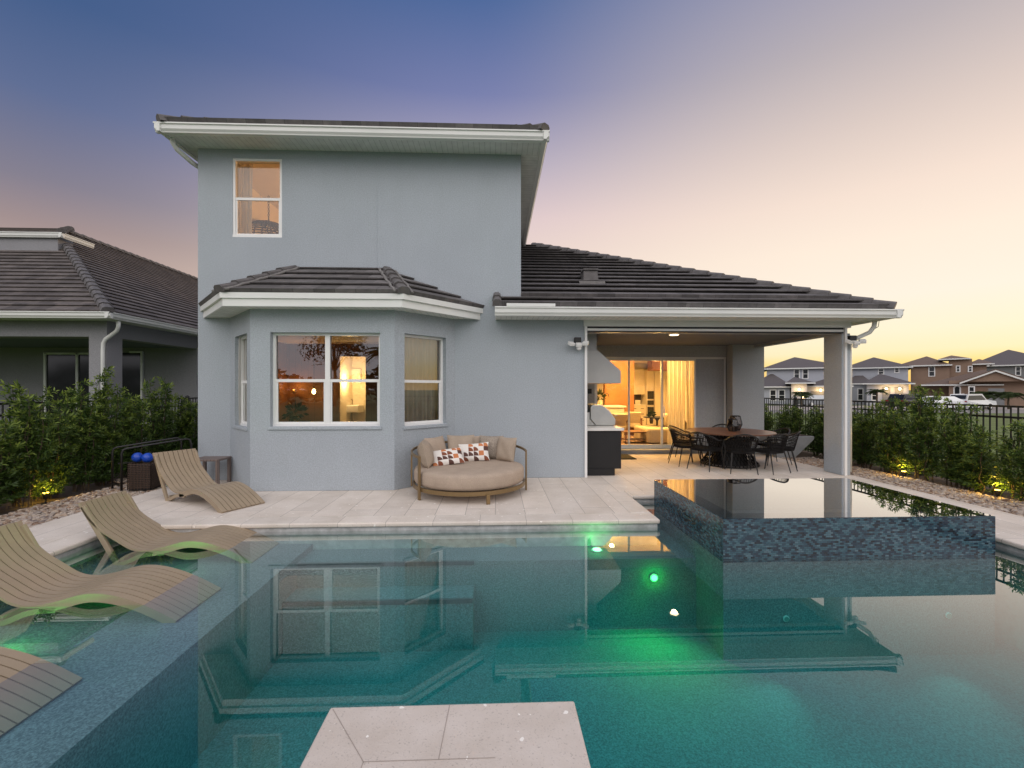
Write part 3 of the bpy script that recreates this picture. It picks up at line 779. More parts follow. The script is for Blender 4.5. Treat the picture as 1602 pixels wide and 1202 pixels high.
def drape(label, mb, mat=None):
    o = mb.build('curtain', mat or m_curtain, None, smooth=True); return tag(o, label, 'curtain')
c = MB(); folds(c, at(1044, 600, 12.25).x, at(1072, 600, 12.25).x, 12.25, .12, 2.74, 9); drape('wide sheer curtain glowing yellow behind the sliding glass door', c)
c = MB(); folds(c, at(1074, 600, 12.15).x, at(1094, 600, 12.15).x, 12.15, .12, 2.74, 5, .05); drape('narrow gathered curtain at the closed end of the sliding glass door', c)
c = MB(); folds(c, .36, 1.16, 0, .3, 2.8, 8, .03)
_d = (Vector(BR) - Vector(BB)).normalized(); _n = Vector((-_d.y, _d.x))
c.v = [(BB[0] + _d.x * x + _n.x * (.26 + y), BB[1] + _d.y * x + _n.y * (.26 + y), z) for x, y, z in c.v]
o = drape('white pleated curtain inside the angled bay window above the daybed', c, m_curtain_c)
c = MB(); folds(c, -4.72, -4.42, 8.25, .3, 2.8, 4, .03); drape('pale curtain inside the narrow angled bay window by the slatted side table', c, m_curtain_c)
a, b = at(366, 300, 8.75), at(393, 300, 8.75)
c = MB(); folds(c, a.x, b.x, 8.8, 4.3, 6.09, 5, .03); drape('grey curtain in the upstairs window', c, m_curtain_c)

# hanging lamps
def pendant(label, p, zc, r=.05):
    t = thing('pendant_lamp', label, 'lamp', p)
    MB().tube([(p[0], p[1], p[2] + r * 1.5), (p[0], p[1], zc)], .006, 6).build('cord', m_dark, t)
    MB().lathe([(r * .25, p[2] - r * 1.3), (r * .8, p[2] - r * .9), (r, p[2]), (r * .7, p[2] + r), (r * .4, p[2] + r * 1.6)], 14, p[:2]).build('bulb', m_bulb, t, smooth=True)
    MB().lathe([(r * .45, p[2] + r * 1.5), (r * .45, p[2] + r * 2.6), (r * .2, p[2] + r * 3)], 12, p[:2]).build('socket', m_dark, t)
    return t
p = at(491, 613, 11.2); t = pendant('bare teardrop pendant bulb glowing before the brown dining wall', p, 2.86, .045); lamp('POINT', p + Vector((0, -.12, 0)), 8, (1, .45, .12), t)
p = at(533, 572, 12.6); t = pendant('round pendant bulb shining in the lit doorway behind the bay window', p, 2.86, .07); lamp('POINT', p + Vector((.3, -.1, -.45)), 42, (1, .6, .22), t, .1)
p = at(460, 613, 11.3)
t = thing('wall_lamp', 'small copper wall lamp glowing orange on the brown dining wall', 'lamp', p)
MB().lathe([(.02, p.z - .05), (.05, p.z), (.03, p.z + .06)], 12, p[:2]).build('lamp_shade', m_bronze, t, smooth=True)
lamp('POINT', p + Vector((0, -.05, .12)), 6, (1, .4, .1), t, .03)
# upstairs hanging dome
p = at(416, 349, 10.2)
t = thing('hanging_dome', 'dark woven dome on a chain seen through the upstairs window', 'hanging chair', (p.x + .06, p.y, p.z))
cx = p.x + .06
mb = MB()
for k in range(24):
    a = k * math.pi / 12
    mb.tube([(cx + .62 * math.sin(q) * math.cos(a), p.y + .62 * math.sin(q) * math.sin(a), p.z - .62 * .8 + .62 * .8 * math.cos(q)) for q in [j * .19 for j in range(9)]], .014, 5)
for q in [j * .13 for j in range(1, 12)]:
    mb.tube([(cx + .62 * math.sin(q) * math.cos(a), p.y + .62 * math.sin(q) * math.sin(a), p.z - .62 * .8 + .62 * .8 * math.cos(q)) for a in [i * math.pi / 10 for i in range(20)]], .012, 5, True)
mb.build('woven_shell', m_wicker, t)
mb = MB(); zz = p.z
while zz < 6.08:
    mb.tube([(cx + (.018 * math.sin(a) if int(zz * 25) % 2 else 0), p.y + (0 if int(zz * 25) % 2 else .018 * math.sin(a)), zz + .03 * math.cos(a)) for a in [i * math.pi / 4 for i in range(8)]], .006, 5, True); zz += .045
mb.build('chain', m_dark, t)
lamp('POINT', (-2.6, 10.4, 5.2), 110, (1, .48, .16), house, .25)

# living room furniture
ldisc = []
def ceiling_light(label, p, e, col=(1, .54, .17), r=.07, z=None, rays=True):
    t = thing('ceiling_light', label, 'ceiling light', p)
    MB().lathe([(r * 1.35, p[2] - .012), (r * 1.3, p[2])], 20, p[:2]).build('trim_ring', m_vinyl, t)
    MB().lathe([(r, p[2] - .02), (r, p[2] - .0125)], 20, p[:2]).build('lens', m_disc, t)
    if e: lamp('SPOT', (p[0], p[1], p[2] - .04), e, col, t, .06, spot_size=R(150), spot_blend=.6)
    return t
for i, (px, Y, e, lab) in enumerate(((957, 13.0, 260, 'recessed ceiling light just inside the sliding glass door'), (985, 16.6, 240, 'recessed ceiling light deep inside over the kitchen cabinets'), (1040, 14.6, 260, 'recessed ceiling light deep inside above the cream lounge seat'))):
    ceiling_light(lab, Vector((at(px, 560, Y).x, Y, 2.78)), e)
lamp('POINT', (3.6, 14.0, 2.3), 225, (1, .56, .16), house, .3)
lamp('POINT', (5.0, 13.4, 2.3), 195, (1, .56, .16), house, .2)

t = thing('kitchen_cabinets', 'cream kitchen cabinets with a tiled backsplash at the back of the lit room', 'cabinet', (at(1000, 640, 17.8).x, 17.8, .1))
x0, x1, x2, x3 = (at(q, 600, 17.8).x for q in (984, 992, 1010, 1021))
MB().box(x0, 17.75, .2, x2, 18.4, 1.03).build('base_unit', m_cabw, t, bevel=.005)
MB().box(x0 - .03, 17.72, 1.03, x2, 18.45, 1.07).build('worktop', m_counter, t)
MB().box(x1, 18.0, 1.48, x3 - .2, 18.4, 2.52).build('wall_unit', m_cabw, t, bevel=.005)
MB().box(x0 - .1, 18.44, 1.07, x3, 18.48, 1.48).build('backsplash', m_wicker, t)
for zz in (.42, .68, .9):
    for xx in (x0 + .15, (x0 + x2) / 2 + .12): MB().box(xx, 17.72, zz, xx + .13, 17.745, zz + .018).build('handle', m_dark, t)
t = thing('oven_tower', 'tall cream unit holding two dark ovens beside the kitchen cabinets', 'oven', (x3 - .2, 17.7, .1))
MB().box(x2 + .02, 17.7, .1, x3 + .02, 18.4, 2.5).build('housing', m_cabw, t)
for z0, z1 in ((.55, .98), (1.06, 1.24), (1.3, 1.62)):
    o = MB().box(x2 + .04, 17.66, z0, x3, 17.7, z1).build('oven_door', m_dark, t, bevel=.005)
MB().add([(x1 + .35, 17.4, 1.66), (x1 + .72, 17.4, 1.66), (x1 + .68, 17.4, 1.84), (x1 + .35, 18, 1.66), (x1 + .72, 18, 1.66), (x1 + .68, 18, 1.84)], [(0, 1, 2), (5, 4, 3), (0, 3, 4, 1), (1, 4, 5, 2), (2, 5, 3, 0)])
pt = thing('pantry_wall_unit', 'tall plain cream cupboard right of the dark ovens', 'cupboard', (x3 + .4, 17.6, .1))
MB().box(x3 + .03, 17.6, .1, x3 + .95, 18.4, 2.5).build('door', m_cabw, pt, bevel=.005)
MB().box(x3 + .5, 17.57, 1.1, x3 + .52, 17.6, 1.4).build('handle', m_dark, pt)
a, b = at(926, 635, 14.3), at(980, 635, 14.3)
t = thing('kitchen_island', 'cream kitchen island with a white worktop behind the grill', 'kitchen island', ((a.x + b.x) / 2, 14.3, .1))
MB().box(a.x, 14.35, .1, b.x - .06, 15.1, 1.10).build('base', m_cabw, t, bevel=.005)
MB().box(a.x - .05, 14.3, 1.10, b.x, 15.15, 1.15).build('worktop', m_counter, t, bevel=.005)
p = at(944, 634, 14.6); z = 1.15
tag(MB().tube([(p.x, 14.6, z), (p.x, 14.6, z + .3), (p.x + .03, 14.6, z + .38), (p.x + .1, 14.6, z + .42), (p.x + .17, 14.6, z + .38), (p.x + .19, 14.6, z + .28)], .014, 8).build('faucet', m_dark, None, smooth=True), 'black arched faucet on the kitchen island', 'faucet')
def leafclump(mb, c, r, n, L=.1, W=.03, up=.3):
    for _ in range(n):
        d = Vector((random.gauss(0, 1), random.gauss(0, 1), random.gauss(up, 1))).normalized()
        q = Vector(c) + d * r * random.uniform(.3, 1); s_ = d.cross(Vector((random.random(), random.random(), random.random()))).normalized()
        mb.face(q, q + d * L * .5 + s_ * W, q + d * L, q + d * L * .5 - s_ * W)
def pot_plant(label, c, r, h, mat=None):
    t = thing('potted_plant', label, 'plant', c)
    MB().lathe([(r * .45, c[2]), (r * .6, c[2] + h * .25), (r * .5, c[2] + h * .45)], 14, c[:2]).build('pot', mat or m_dark, t, smooth=True)
    m = MB(); leafclump(m, (c[0], c[1], c[2] + h * .72), r, 90, r * .8, r * .2); m.build('foliage', m_treeleaf, t)
pot_plant('bushy dark plant in a cream pot on the kitchen island', Vector((at(938, 634, 14.5).x, 14.5, 1.15)), .16, .42, m_cabw)
p = at(998, 630, 17.9)
t = thing('tablet_frame', 'small white framed screen standing on the kitchen worktop', 'tablet', (p.x, 17.9, 1.07))
MB().box(p.x - .11, 17.9, 1.08, p.x + .11, 17.92, 1.25).build('frame', m_vinyl, t, bevel=.006)
MB().box(p.x - .09, 17.895, 1.1, p.x + .09, 17.899, 1.23).build('screen', m_glow if False else m_cabw, t)

def armchair(label, c, rz, w=.7):
    t = thing('armchair', label, 'armchair', c, rz)
    MB().box(-w / 2 + .06, -.3, .3, w / 2 - .06, .3, .44).build('cushion', m_cream, t, bevel=.04, local=True)
    MB().prism([(-.22, .42), (.0, .42), (.18, .82), (.06, .84)], lambda a, b, q: (q, a + .22, b), -w / 2 + .06, w / 2 - .06).build('backrest', m_cream, t, bevel=.03, local=True)
    for sx in (-1, 1):
        f = MB(); x = sx * (w / 2 - .03)
        f.bar((x, -.32, 0), (x, -.28, .58), .04).bar((x, .38, 0), (x, .26, .62), .04).bar((x, -.36, .59), (x, .34, .61), .06, .03).bar((x, -.3, .28), (x, .3, .28), .04)
        f.build('arm_frame', m_wood, t, local=True)
armchair('wooden framed armchair with cream cushions inside near the grill', (at(960, 660, 13.9).x, 13.9, .1), R(200))
armchair('second cream cushioned armchair inside behind the low coffee table', (at(988, 660, 15.0).x, 15.0, .1), R(165), .7)
t = thing('coffee_table', 'low dark wooden coffee table with a shelf on the rug inside', 'coffee table', (at(993, 670, 12.95).x, 12.95, .1))
cx = at(993, 670, 12.95).x
MB().box(cx - .38, 12.7, .42, cx + .36, 13.25, .46).build('tabletop', m_wood, t, bevel=.008)
MB().box(cx - .33, 12.75, .2, cx + .31, 13.2, .225).build('shelf', m_wood, t)
for sx in (-.35, .33):
    for yy in (12.73, 13.22): MB().bar((cx + sx, yy, .1), (cx + sx * .94, yy, .42), .04).build('leg', m_wood, t)
tag(MB().box(cx - 1.1, 12.35, .101, cx + .7, 14.9, .115).build('rug', m_rug, None), 'patterned brown rug on the floor inside the sliding door', 'rug')
pot_plant('spiky plant in a dark vase beside the cream lounge seat', Vector((at(1019, 655, 13.6).x, 13.6, .62)), .10, .40)
t = thing('side_table', 'thin round black side table inside behind the sliding door', 'side table', (at(1030, 652, 13.7).x, 13.7, .1))
cx = at(1028, 652, 13.7).x
MB().lathe([(.42, .8), (.42, .83)], 24, (cx, 13.7)).build('tabletop', m_dark, t)
MB().lathe([(.12, .1), (.03, .2), (.03, .7), (.1, .8)], 12, (cx, 13.7)).build('pedestal', m_dark, t, smooth=True)
t = thing('lounge_seat', 'cream rounded lounge seat just inside the sliding door', 'sofa', (at(1035, 690, 12.8).x, 12.8, .1))
x0, x1 = at(1013, 680, 12.6).x, at(1075, 680, 12.6).x
MB().prism([(x0 + .15 * (1 - math.cos(a)) - (0 if k < 5 else 0), 12.55 + .15 * (1 - math.sin(a))) for k, a in enumerate([i * math.pi / 8 for i in range(5)])] + [(x1, 12.55), (x1, 13.9), (x0, 13.9)], lambda a, b, q: (a, b, q), .12, .55).build('seat', m_cream, t, bevel=.07, seg=4)
MB().box(x0 + .75, 13.2, .55, x1, 13.6, .95).build('backrest', m_cream, t, bevel=.1, seg=4)
mb = MB(); a0 = at(1056, 668, 12.75)
vs = []
for i in range(7):
    for k in range(7):
        vs.append((a0.x + .40 * i / 6 - .03 * k + .02 * math.sin(i * 2.2 + k), 12.75 + .02 * math.sin(i * 1.9), .50 + .56 * k / 6 + (.05 * math.sin(i * 1.6) if k == 6 else 0)))
mb.add(vs, [(i * 7 + k, (i + 1) * 7 + k, (i + 1) * 7 + k + 1, i * 7 + k + 1) for i in range(6) for k in range(6)])
o = mb.build('throw_blanket', m_throw, None, smooth=True); sm_ = o.modifiers.new('t', 'SOLIDIFY'); sm_.thickness = .03
tag(o, 'dark crumpled throw blanket over the cream lounge seat', 'blanket')

# dining room
t = thing('wash_basin', 'white wall hung basin in the lit doorway behind the bay window', 'basin', at(545, 640, 12.9))
a, b = at(529, 634, 12.7), at(561, 646, 12.7)
MB().box(a.x, 12.7, b.z, b.x, 13.2, a.z).build('bowl', m_vinyl, t, bevel=.03)
MB().tube([((a.x + b.x) / 2, 13.05, a.z), ((a.x + b.x) / 2, 13.05, a.z + .14), ((a.x + b.x) / 2, 12.95, a.z + .15)], .012, 6).build('tap', m_bronze, t)
MB().tube([((a.x + b.x) / 2, 13.0, b.z), ((a.x + b.x) / 2, 13.0, b.z - .3), ((a.x + b.x) / 2, 13.18, b.z - .3)], .025, 8).build('waste_pipe', m_bronze, t)
a, b = at(546, 577, 13.15), at(552, 600, 13.15)
t = thing('wall_picture', 'small framed louvre panel on the washroom wall', 'picture', (a.x, 13.15, 1.9))
MB().box(a.x, 13.15, b.z, a.x + .34, 13.19, a.z).build('frame', m_gutter, t, bevel=.005)
def dining_chair(label, x, y, rz):
    t = thing('dining_chair', label, 'chair', (x, y, .1), rz)
    MB().box(-.22, -.22, .42, .22, .22, .48).build('seat', m_dark, t, bevel=.02, local=True)
    MB().prism([(.2 * math.sin(a), .2 * math.cos(a)) for a in [i * .2 - 1.2 for i in range(13)]] + [(.24 * math.sin(a), .24 * math.cos(a)) for a in [1.2 - i * .2 for i in range(13)]], lambda a, b, q: (a, b, q), .5, .9).build('backrest', m_dark, t, local=True)
    for sx in (-.18, .18):
        for sy in (-.18, .18): MB().bar((sx * 1.15, sy * 1.15, 0), (sx, sy, .42), .03).build('leg', m_dark, t, local=True)
dining_chair('dark dining chair inside the bay window below the pendant bulb', at(478, 655, 10.2).x, 10.2, R(160))
dining_chair('second dark dining chair inside the bay, close to the lit doorway', at(512, 655, 9.6).x, 9.6, R(200))
t = thing('dining_table', 'round dining table inside the bay window', 'table', (at(495, 660, 9.9).x, 9.9, .1))
p = at(495, 660, 9.75)
MB().lathe([(.6, .82), (.6, .86)], 28, (p.x, 10.3)).build('tabletop', m_wood, t)
MB().lathe([(.3, .1), (.08, .2), (.08, .7), (.2, .82)], 16, (p.x, 10.3)).build('pedestal', m_wood, t, smooth=True)
pot_plant('leafy plant in a dark pot on the dining table inside the bay', Vector((at(455, 640, 10.3).x + .1, 10.3, .86)), .18, .42)

# ================================================================== POOL, DECK, GROUND
WZ = -.11
PX0, PX1, PY0, PY1 = -4.65, 5.78, -2.2, 5.70      # water outline (deck edges)
NX0, NY1 = 2.12, 6.98                            # the pool runs on behind the spa
SHX = -2.32; SHZ = -.265; BEZ = -.34; BEY = 5.24; FLZ = -1.18
# basin
b = MB()
b.face((PX0, PY0, SHZ), (SHX, PY0, SHZ), (SHX, PY1, SHZ), (PX0, PY1, SHZ))                       # sun shelf
b.face((SHX, PY0, FLZ), (SHX, PY1, FLZ), (SHX, PY1, SHZ), (SHX, PY0, SHZ))                       # shelf drop
b.face((SHX, BEY, BEZ), (PX1, BEY, BEZ), (PX1, NY1, BEZ), (SHX, NY1, BEZ))                       # far bench
b.face((SHX, BEY, FLZ), (PX1, BEY, FLZ), (PX1, BEY, BEZ), (SHX, BEY, BEZ))
b.box(SHX + .01, 4.88, FLZ, -.25, BEY - .002, -.62)                                                # lower step
b.face((SHX, PY0, FLZ), (PX1, PY0, FLZ), (PX1, BEY, FLZ), (SHX, BEY, FLZ))                       # floor
struct(b.build('pool_basin', m_plaster, None))
e = MB()
e.box(SHX + .02, BEY - .012, BEZ - .04, -.25, BEY + .03, BEZ + .004).box(SHX + .02, 4.87, -.66, -.25, 4.91, -.616)
struct(e.build('step_edge', m_steptile, None))
w = MB()
for x0, y0, x1, y1 in ((PX0 - .05, PY0, PX0, PY1), (PX0, PY1, NX0, PY1 + .05), (NX0 - .05, PY1 + .05, NX0, NY1), (NX0, NY1, PX1, NY1 + .05), (PX1, PY0, PX1 + .05, NY1), (PX0, PY0 - .05, PX1, PY0)):
    w.box(x0, y0, FLZ - .05, x1, y1, -.062)
struct(w.build('pool_wall', m_wline, None))
# water as a closed body that takes the red out of the light with depth
wv = [(PX0 - .02, PY0 - .02), (PX1 + .02, PY0 - .02), (PX1 + .02, NY1 + .02), (NX0 - .02, NY1 + .02), (NX0 - .02, PY1 + .02), (PX0 - .02, PY1 + .02)]
wb = MB().add([(x, y, FLZ - .2) for x, y in wv] + [(x, y, WZ) for x, y in wv], [tuple(range(6))[::-1], tuple(range(6, 12))] + [(i, (i + 1) % 6, 6 + (i + 1) % 6, 6 + i) for i in range(6)])
struct(wb.build('water', m_water, None))

# deck: one sheet per run, coping strips with a rounded nose
def coping(mb, x0, y0, x1, y1): mb.box(x0, y0, -.06, x1, y1, .0)
cp = MB(); coping(cp, PX0 - .0, PY1 - .03, NX0 + .03, PY1 + .30); coping(cp, NX0 + .001 + .03, NY1 - .03, PX1 - .03, NY1 + .3); coping(cp, PX0 - .3, PY0 - .33, PX1 + .3, PY0 + .03)
struct(cp.build('coping', m_coping, None, bevel=.022, seg=4))
cp = MB(); coping(cp, PX0 - .30, PY0 + .031, PX0 + .03, PY1 + .30); coping(cp, NX0 - .27, PY1 + .301, NX0 + .03, NY1 + .3); coping(cp, PX1 - .03, PY0 + .031, PX1 + .30, NY1 + .3)
struct(cp.build('coping', m_coping_y, None, bevel=.022, seg=4))
D = -.004
dk = MB()
dk.box(PX0 - 1.1, PY1 + .30, -.1, NX0 - .27, FY + .3, D).box(NX0 - .27, NY1 + .3, -.1, 7.05, FY + .3, D).box(1.7, FY + .3, -.1, 7.05, 11.8, D)
dk.box(PX0 - 1.1, PY0 - 5, -.1, PX0 - .30, PY1 + .30, D).box(PX1 + .30, PY0 - 5, -.1, 7.05, NY1 + .3, D).box(PX0 - .30, PY0 - 5, -.1, PX1 + .30, PY0 - .33, D)
struct(dk.build('pool_deck', m_deck, None))

def gh(x, y):
    """height of the natural ground: nearly level in the garden, falling to the street on the right"""
    k = min(1, max(0, (x - 9.5) / 10)); return -.12 - .42 * k * k * (3 - 2 * k)
gx = [-900, -300, -120, -60, -30, -15, PX0 - 1.0, 7.0, 8.2, 9.5, 11, 13, 15, 17, 19.5, 30, 50, 80, 140, 300, 900]
gy = [-900, -200, -80, -30, -12, -7, 11.7, 13, 16, 20, 26, 34, 42, 60, 90, 160, 400, 900]
g = MB(); n = len(gy)
g.add([(x, y, gh(x, y)) for x in gx for y in gy], [(i * n + j, (i + 1) * n + j, (i + 1) * n + j + 1, i * n + j + 1) for i in range(len(gx) - 1) for j in range(n - 1)
      if not (gx[i] >= PX0 - 1.01 and gx[i + 1] <= 7.01 and -7.1 <= gy[j] and gy[j + 1] <= 11.71)])
struct(g.build('ground', m_lawn, None))
rd = MB(); rd.face((14, 39, -.53), (120, 39, -.53), (120, 46, -.53), (14, 46, -.53)); struct(rd.build('road', m_road, None))
rd = MB(); rd.face((16, 46.0, -.532), (120, 46.0, -.532), (120, 58, -.532), (16, 58, -.532)); struct(rd.build('driveway', m_drive, None))
bd = MB()
bd.face((-8.6, -3, -.075), (PX0 - 1.1, -3, -.075), (PX0 - 1.1, 9.5, -.075), (-8.6, 9.5, -.075)); bd.face((-8.6, 9.5, -.075), (-5.6, 9.5, -.075), (-5.6, 22, -.075), (-8.6, 22, -.075))
bd.face((7.05, -3, -.075), (9.0, -3, -.075), (9.0, 22, -.075), (7.05, 22, -.075))
struct(bd.build('planting_bed', m_soil, None))

# gravel: river stones
def pebble_mat():
    t = NT('river_stone'); p = t.n('BsdfPrincipled', i_Roughness=.8)
    g_ = t.n('NewGeometry'); tc = t.n('TexCoord'); nz = t.n('TexNoise', i_Scale=60.0); t.l(tc.outputs['Object'], nz.inputs['Vector'])
    c = t.ramp(g_.outputs['Random Per Island'], [(0, (.16, .095, .062)), (.2, (.36, .25, .175)), (.42, (.50, .40, .31)), (.62, (.32, .27, .24)), (.8, (.58, .49, .41)), (1, (.22, .18, .165))])
    t.l(t.mixc(1.0, c, t.ramp(nz.outputs['Fac'], [(.3, (.75, .75, .75)), (.7, (1.15, 1.15, 1.15))]), 'MULTIPLY'), p.inputs['Base Color']); t.l(p.outputs[0], t.out.inputs[0]); return t.m
PH = (1 + 5 ** .5) / 2
ICO = [Vector(v).normalized() for v in ((-1, PH, 0), (1, PH, 0), (-1, -PH, 0), (1, -PH, 0), (0, -1, PH), (0, 1, PH), (0, -1, -PH), (0, 1, -PH), (PH, 0, -1), (PH, 0, 1), (-PH, 0, -1), (-PH, 0, 1))]
ICOF = [(0, 11, 5), (0, 5, 1), (0, 1, 7), (0, 7, 10), (0, 10, 11), (1, 5, 9), (5, 11, 4), (11, 10, 2), (10, 7, 6), (7, 1, 8), (3, 9, 4), (3, 4, 2), (3, 2, 6), (3, 6, 8), (3, 8, 9), (4, 9, 5), (2, 4, 11), (6, 2, 10), (8, 6, 7), (9, 8, 1)]
def gravel(regions):
    mb = MB()
    for (x0, x1, y0, y1, n) in regions:
        for _ in range(n):
            c = Vector((random.uniform(x0, x1), random.uniform(y0, y1), -.05 + random.uniform(-.01, .035)))
            s_ = random.uniform(.013, .036); a = random.uniform(0, 6.3); ca, sa = math.cos(a), math.sin(a)
            ax = (s_ * random.uniform(.9, 1.7), s_, s_ * random.uniform(.45, .8)); tl = random.uniform(-.35, .35)
            vs = []
            for v in ICO:
                k = random.uniform(.88, 1.1); px, py, pz = v.x * ax[0] * k, v.y * ax[1] * k, v.z * ax[2] * k
                pz, px = pz * math.cos(tl) - px * math.sin(tl), px * math.cos(tl) + pz * math.sin(tl)
                vs.append((c.x + px * ca - py * sa, c.y + px * sa + py * ca, c.z + pz))
            mb.add(vs, ICOF)
    return mb
mp_ = pebble_mat()
o = gravel([(-6.75, -5.72, 4.3, 8.6, 7500), (-7.2, -5.6, 8.5, 10.5, 1300)]).build('gravel', mp_, None); tag(o, 'tan and grey river stones between the deck and the hedge by the loungers', 'gravel', kind='stuff')
o = gravel([(7.02, 8.0, 4.6, 10.8, 8500)]).build('gravel', mp_, None); tag(o, 'tan and grey river stones between the deck and the hedge beyond the spa', 'gravel', kind='stuff')

# stone platform reaching into the pool
t = thing('stone_platform', 'pale shell stone platform jutting into the pool nearest the viewer', 'platform', (-.22, .1, 0))
MB().box(-.88, PY0 + .04, -.06, .43, 2.39, .004).build('slab', m_slab, t, bevel=.012, seg=3)
j = MB()
def groove(a, b, w_=.0035):
    a, b = Vector((*a, .0055)), Vector((*b, .0055)); d = (b - a).normalized(); s_ = Vector((-d.y, d.x, 0)) * w_ / 2
    j.face(a - s_, b - s_, b + s_, a + s_)
groove((-.86, 2.37), (-.60, 2.03)); groove((-.245, 2.385), (-.26, 2.03)); groove((-.60, 2.03), (.0, 2.03)); groove((-.60, 2.03), (-.62, 1.2))
j.build('joint', M('grey_grout', (.36, .30, .26), .9), t)
MB().box(-.84, PY0 + .06, FLZ, .39, 2.35, -.061).build('support_wall', m_wline, t)

# ------------------------------------------------------------------ spa
SX0, SX1, SY0, SY1, SZ = 2.42, 5.44, 4.60, 6.64, .315
spa = thing('spa', 'raised rectangular spa clad in dark blue mosaic tile at the pool corner', 'spa', ((SX0 + SX1) / 2, SY0, WZ))
m = MB()
for a, b, L in (((SX0, SY0), (SX1, SY0), SX1 - SX0), ((SX1, SY0), (SX1, SY1), SY1 - SY0), ((SX1, SY1), (SX0, SY1), SX1 - SX0), ((SX0, SY1), (SX0, SY0), SY1 - SY0)):
    m.face((*a, WZ - .035), (*b, WZ - .035), (*b, SZ), (*a, SZ), uv=[(0, 0), (L, 0), (L, SZ - WZ + .035), (0, SZ - WZ + .035)])
I0, I1, J0, J1 = SX0 + .22, SX1 - .22, SY0 + .22, SY1 - .22
for a, b, c_, d_ in (((SX0, SY0), (SX1, SY0), (I1, J0), (I0, J0)), ((SX1, SY0), (SX1, SY1), (I1, J1), (I1, J0)), ((SX1, SY1), (SX0, SY1), (I0, J1), (I1, J1)), ((SX0, SY1), (SX0, SY0), (I0, J0), (I0, J1))):
    m.face((*a, SZ), (*b, SZ), (*c_, SZ), (*d_, SZ), uv=[a, b, c_, d_])
m.build('tiled_wall', m_mosaic, spa)
MB().box(SX0 + .003, SY0 + .003, FLZ, SX1 - .003, SY1 - .003, -.552).build('base', m_plaster, spa)
m = MB()
for a, b in (((SX0, SY0), (SX1, SY0)), ((SX1, SY0), (SX1, SY1)), ((SX1, SY1), (SX0, SY1)), ((SX0, SY1), (SX0, SY0))): m.face((*a, -.551), (*b, -.551), (*b, WZ - .036), (*a, WZ - .036))
m.build('plaster_skirt', m_plaster, spa)
m = MB()
for a, b in (((I0, J0), (I1, J0)), ((I1, J0), (I1, J1)), ((I1, J1), (I0, J1)), ((I0, J1), (I0, J0))):
    m.face((*b, -.55), (*a, -.55), (*a, SZ), (*b, SZ))
m.face((I0, J0, -.55), (I1, J0, -.55), (I1, J1, -.55), (I0, J1, -.55))
m.box(I0, J0, -.55, I0 + .4, J1, -.1).box(I1 - .4, J0, -.55, I1, J1, -.1).box(I0 + .4, J1 - .4, -.55, I1 - .4, J1, -.1)
m.build('seat_basin', m_plaster, spa)
MB().face((SX0 + .004, SY0 + .004, SZ + .006), (SX1 - .004, SY0 + .004, SZ + .006), (SX1 - .004, SY1 - .004, SZ + .006), (SX0 + .004, SY1 - .004, SZ + .006)).build('spa_water', m_spawater, spa)
tx = MB(); cx, cy = at(1230, 795, 4.95).x, 4.95
# ------------------------------------------------------------------ pool lights
def pool_light(label, p, n, mat, e, col, kind='POINT', r=.06, aim=None, **kw):
    """round lens in a steel ring, facing n"""
    n = Vector(n).normalized(); p = Vector(p)
    t = thing('pool_light', label, 'pool light', p)
    sx = n.cross(Vector((0, 0, 1)) if abs(n.z) < .9 else Vector((1, 0, 0))).normalized(); sy = n.cross(sx)
    def disc(mb, r0, off, th=.012):
        v0 = [p + (sx * math.cos(a) + sy * math.sin(a)) * r0 + n * off for a in [k * math.pi / 10 for k in range(20)]]
        v1 = [v + n * th for v in v0]
        mb.add(v0 + v1, [tuple(range(20)), tuple(range(20, 40))] + [(i, (i + 1) % 20, 20 + (i + 1) % 20, 20 + i) for i in range(20)])
    mb = MB(); disc(mb, r * 1.35, .0); mb.build('ring', m_gutter, t)
    mb = MB(); disc(mb, r, .0125, .01); mb.build('lens', mat, t)
    if e:
        l = lamp(kind, p + n * .06, e, col, t, .03, **kw)
        d = (Vector(aim) - (p + n * .06)) if aim else n
        l.rotation_euler = d.to_track_quat('-Z', 'Y').to_euler()
    return t
G = (.02, 1.0, .08)
pool_light('bright green pool light on the shallow ledge near the deck corner', (1.28, 5.52, BEZ + .002), (0, 0, 1), m_greenw, 2, (.1, 1, .2), r=.05)
pool_light('green pool light in the side of the pool ledge before the spa', (1.9, BEY - .015, -.56), (0, -1, 0), m_green, 40, G, 'SPOT', r=.035, spot_size=R(150), spot_blend=1, aim=(1.5, 4.3, -1.1))
lamp('POINT', (1.9, BEY - .11, -.56), 2.2, G, bpy.data.objects['pool_light.001'], .04)
pool_light('green shelf light under water between the two far shelf loungers', (-3.5, 4.62, SHZ + .002), (0, 0, 1), m_green, 9, G, r=.05)
pool_light('green shelf light under water between the two near shelf loungers', (-3.7, 3.33, SHZ + .002), (0, 0, 1), m_green, 9, G, r=.05)
pool_light('added pale teal light low in the spa front wall', (3.1, SY0 - .002, -.75), (0, -1, 0), m_teal, 16, (.35, 1, .85), 'SPOT', r=.025, spot_size=R(46), spot_blend=1, aim=(2.35, 3.75, -1.18))  # unseen lamp added to throw a pale patch on the pool floor
pool_light('second added pale teal light farther along the spa front wall', (4.9, SY0 - .002, -.75), (0, -1, 0), m_teal, 10, (.4, 1, .9), 'SPOT', r=.025, spot_size=R(46), spot_blend=1, aim=(4.3, 3.9, -1.18))  # also an added lamp, for another pale floor patch
pool_light('green light inside the raised spa', (4.2, J1 - .42, -.32), (0, -1, 0), m_green, 26, (.30, 1, .60), r=.05)

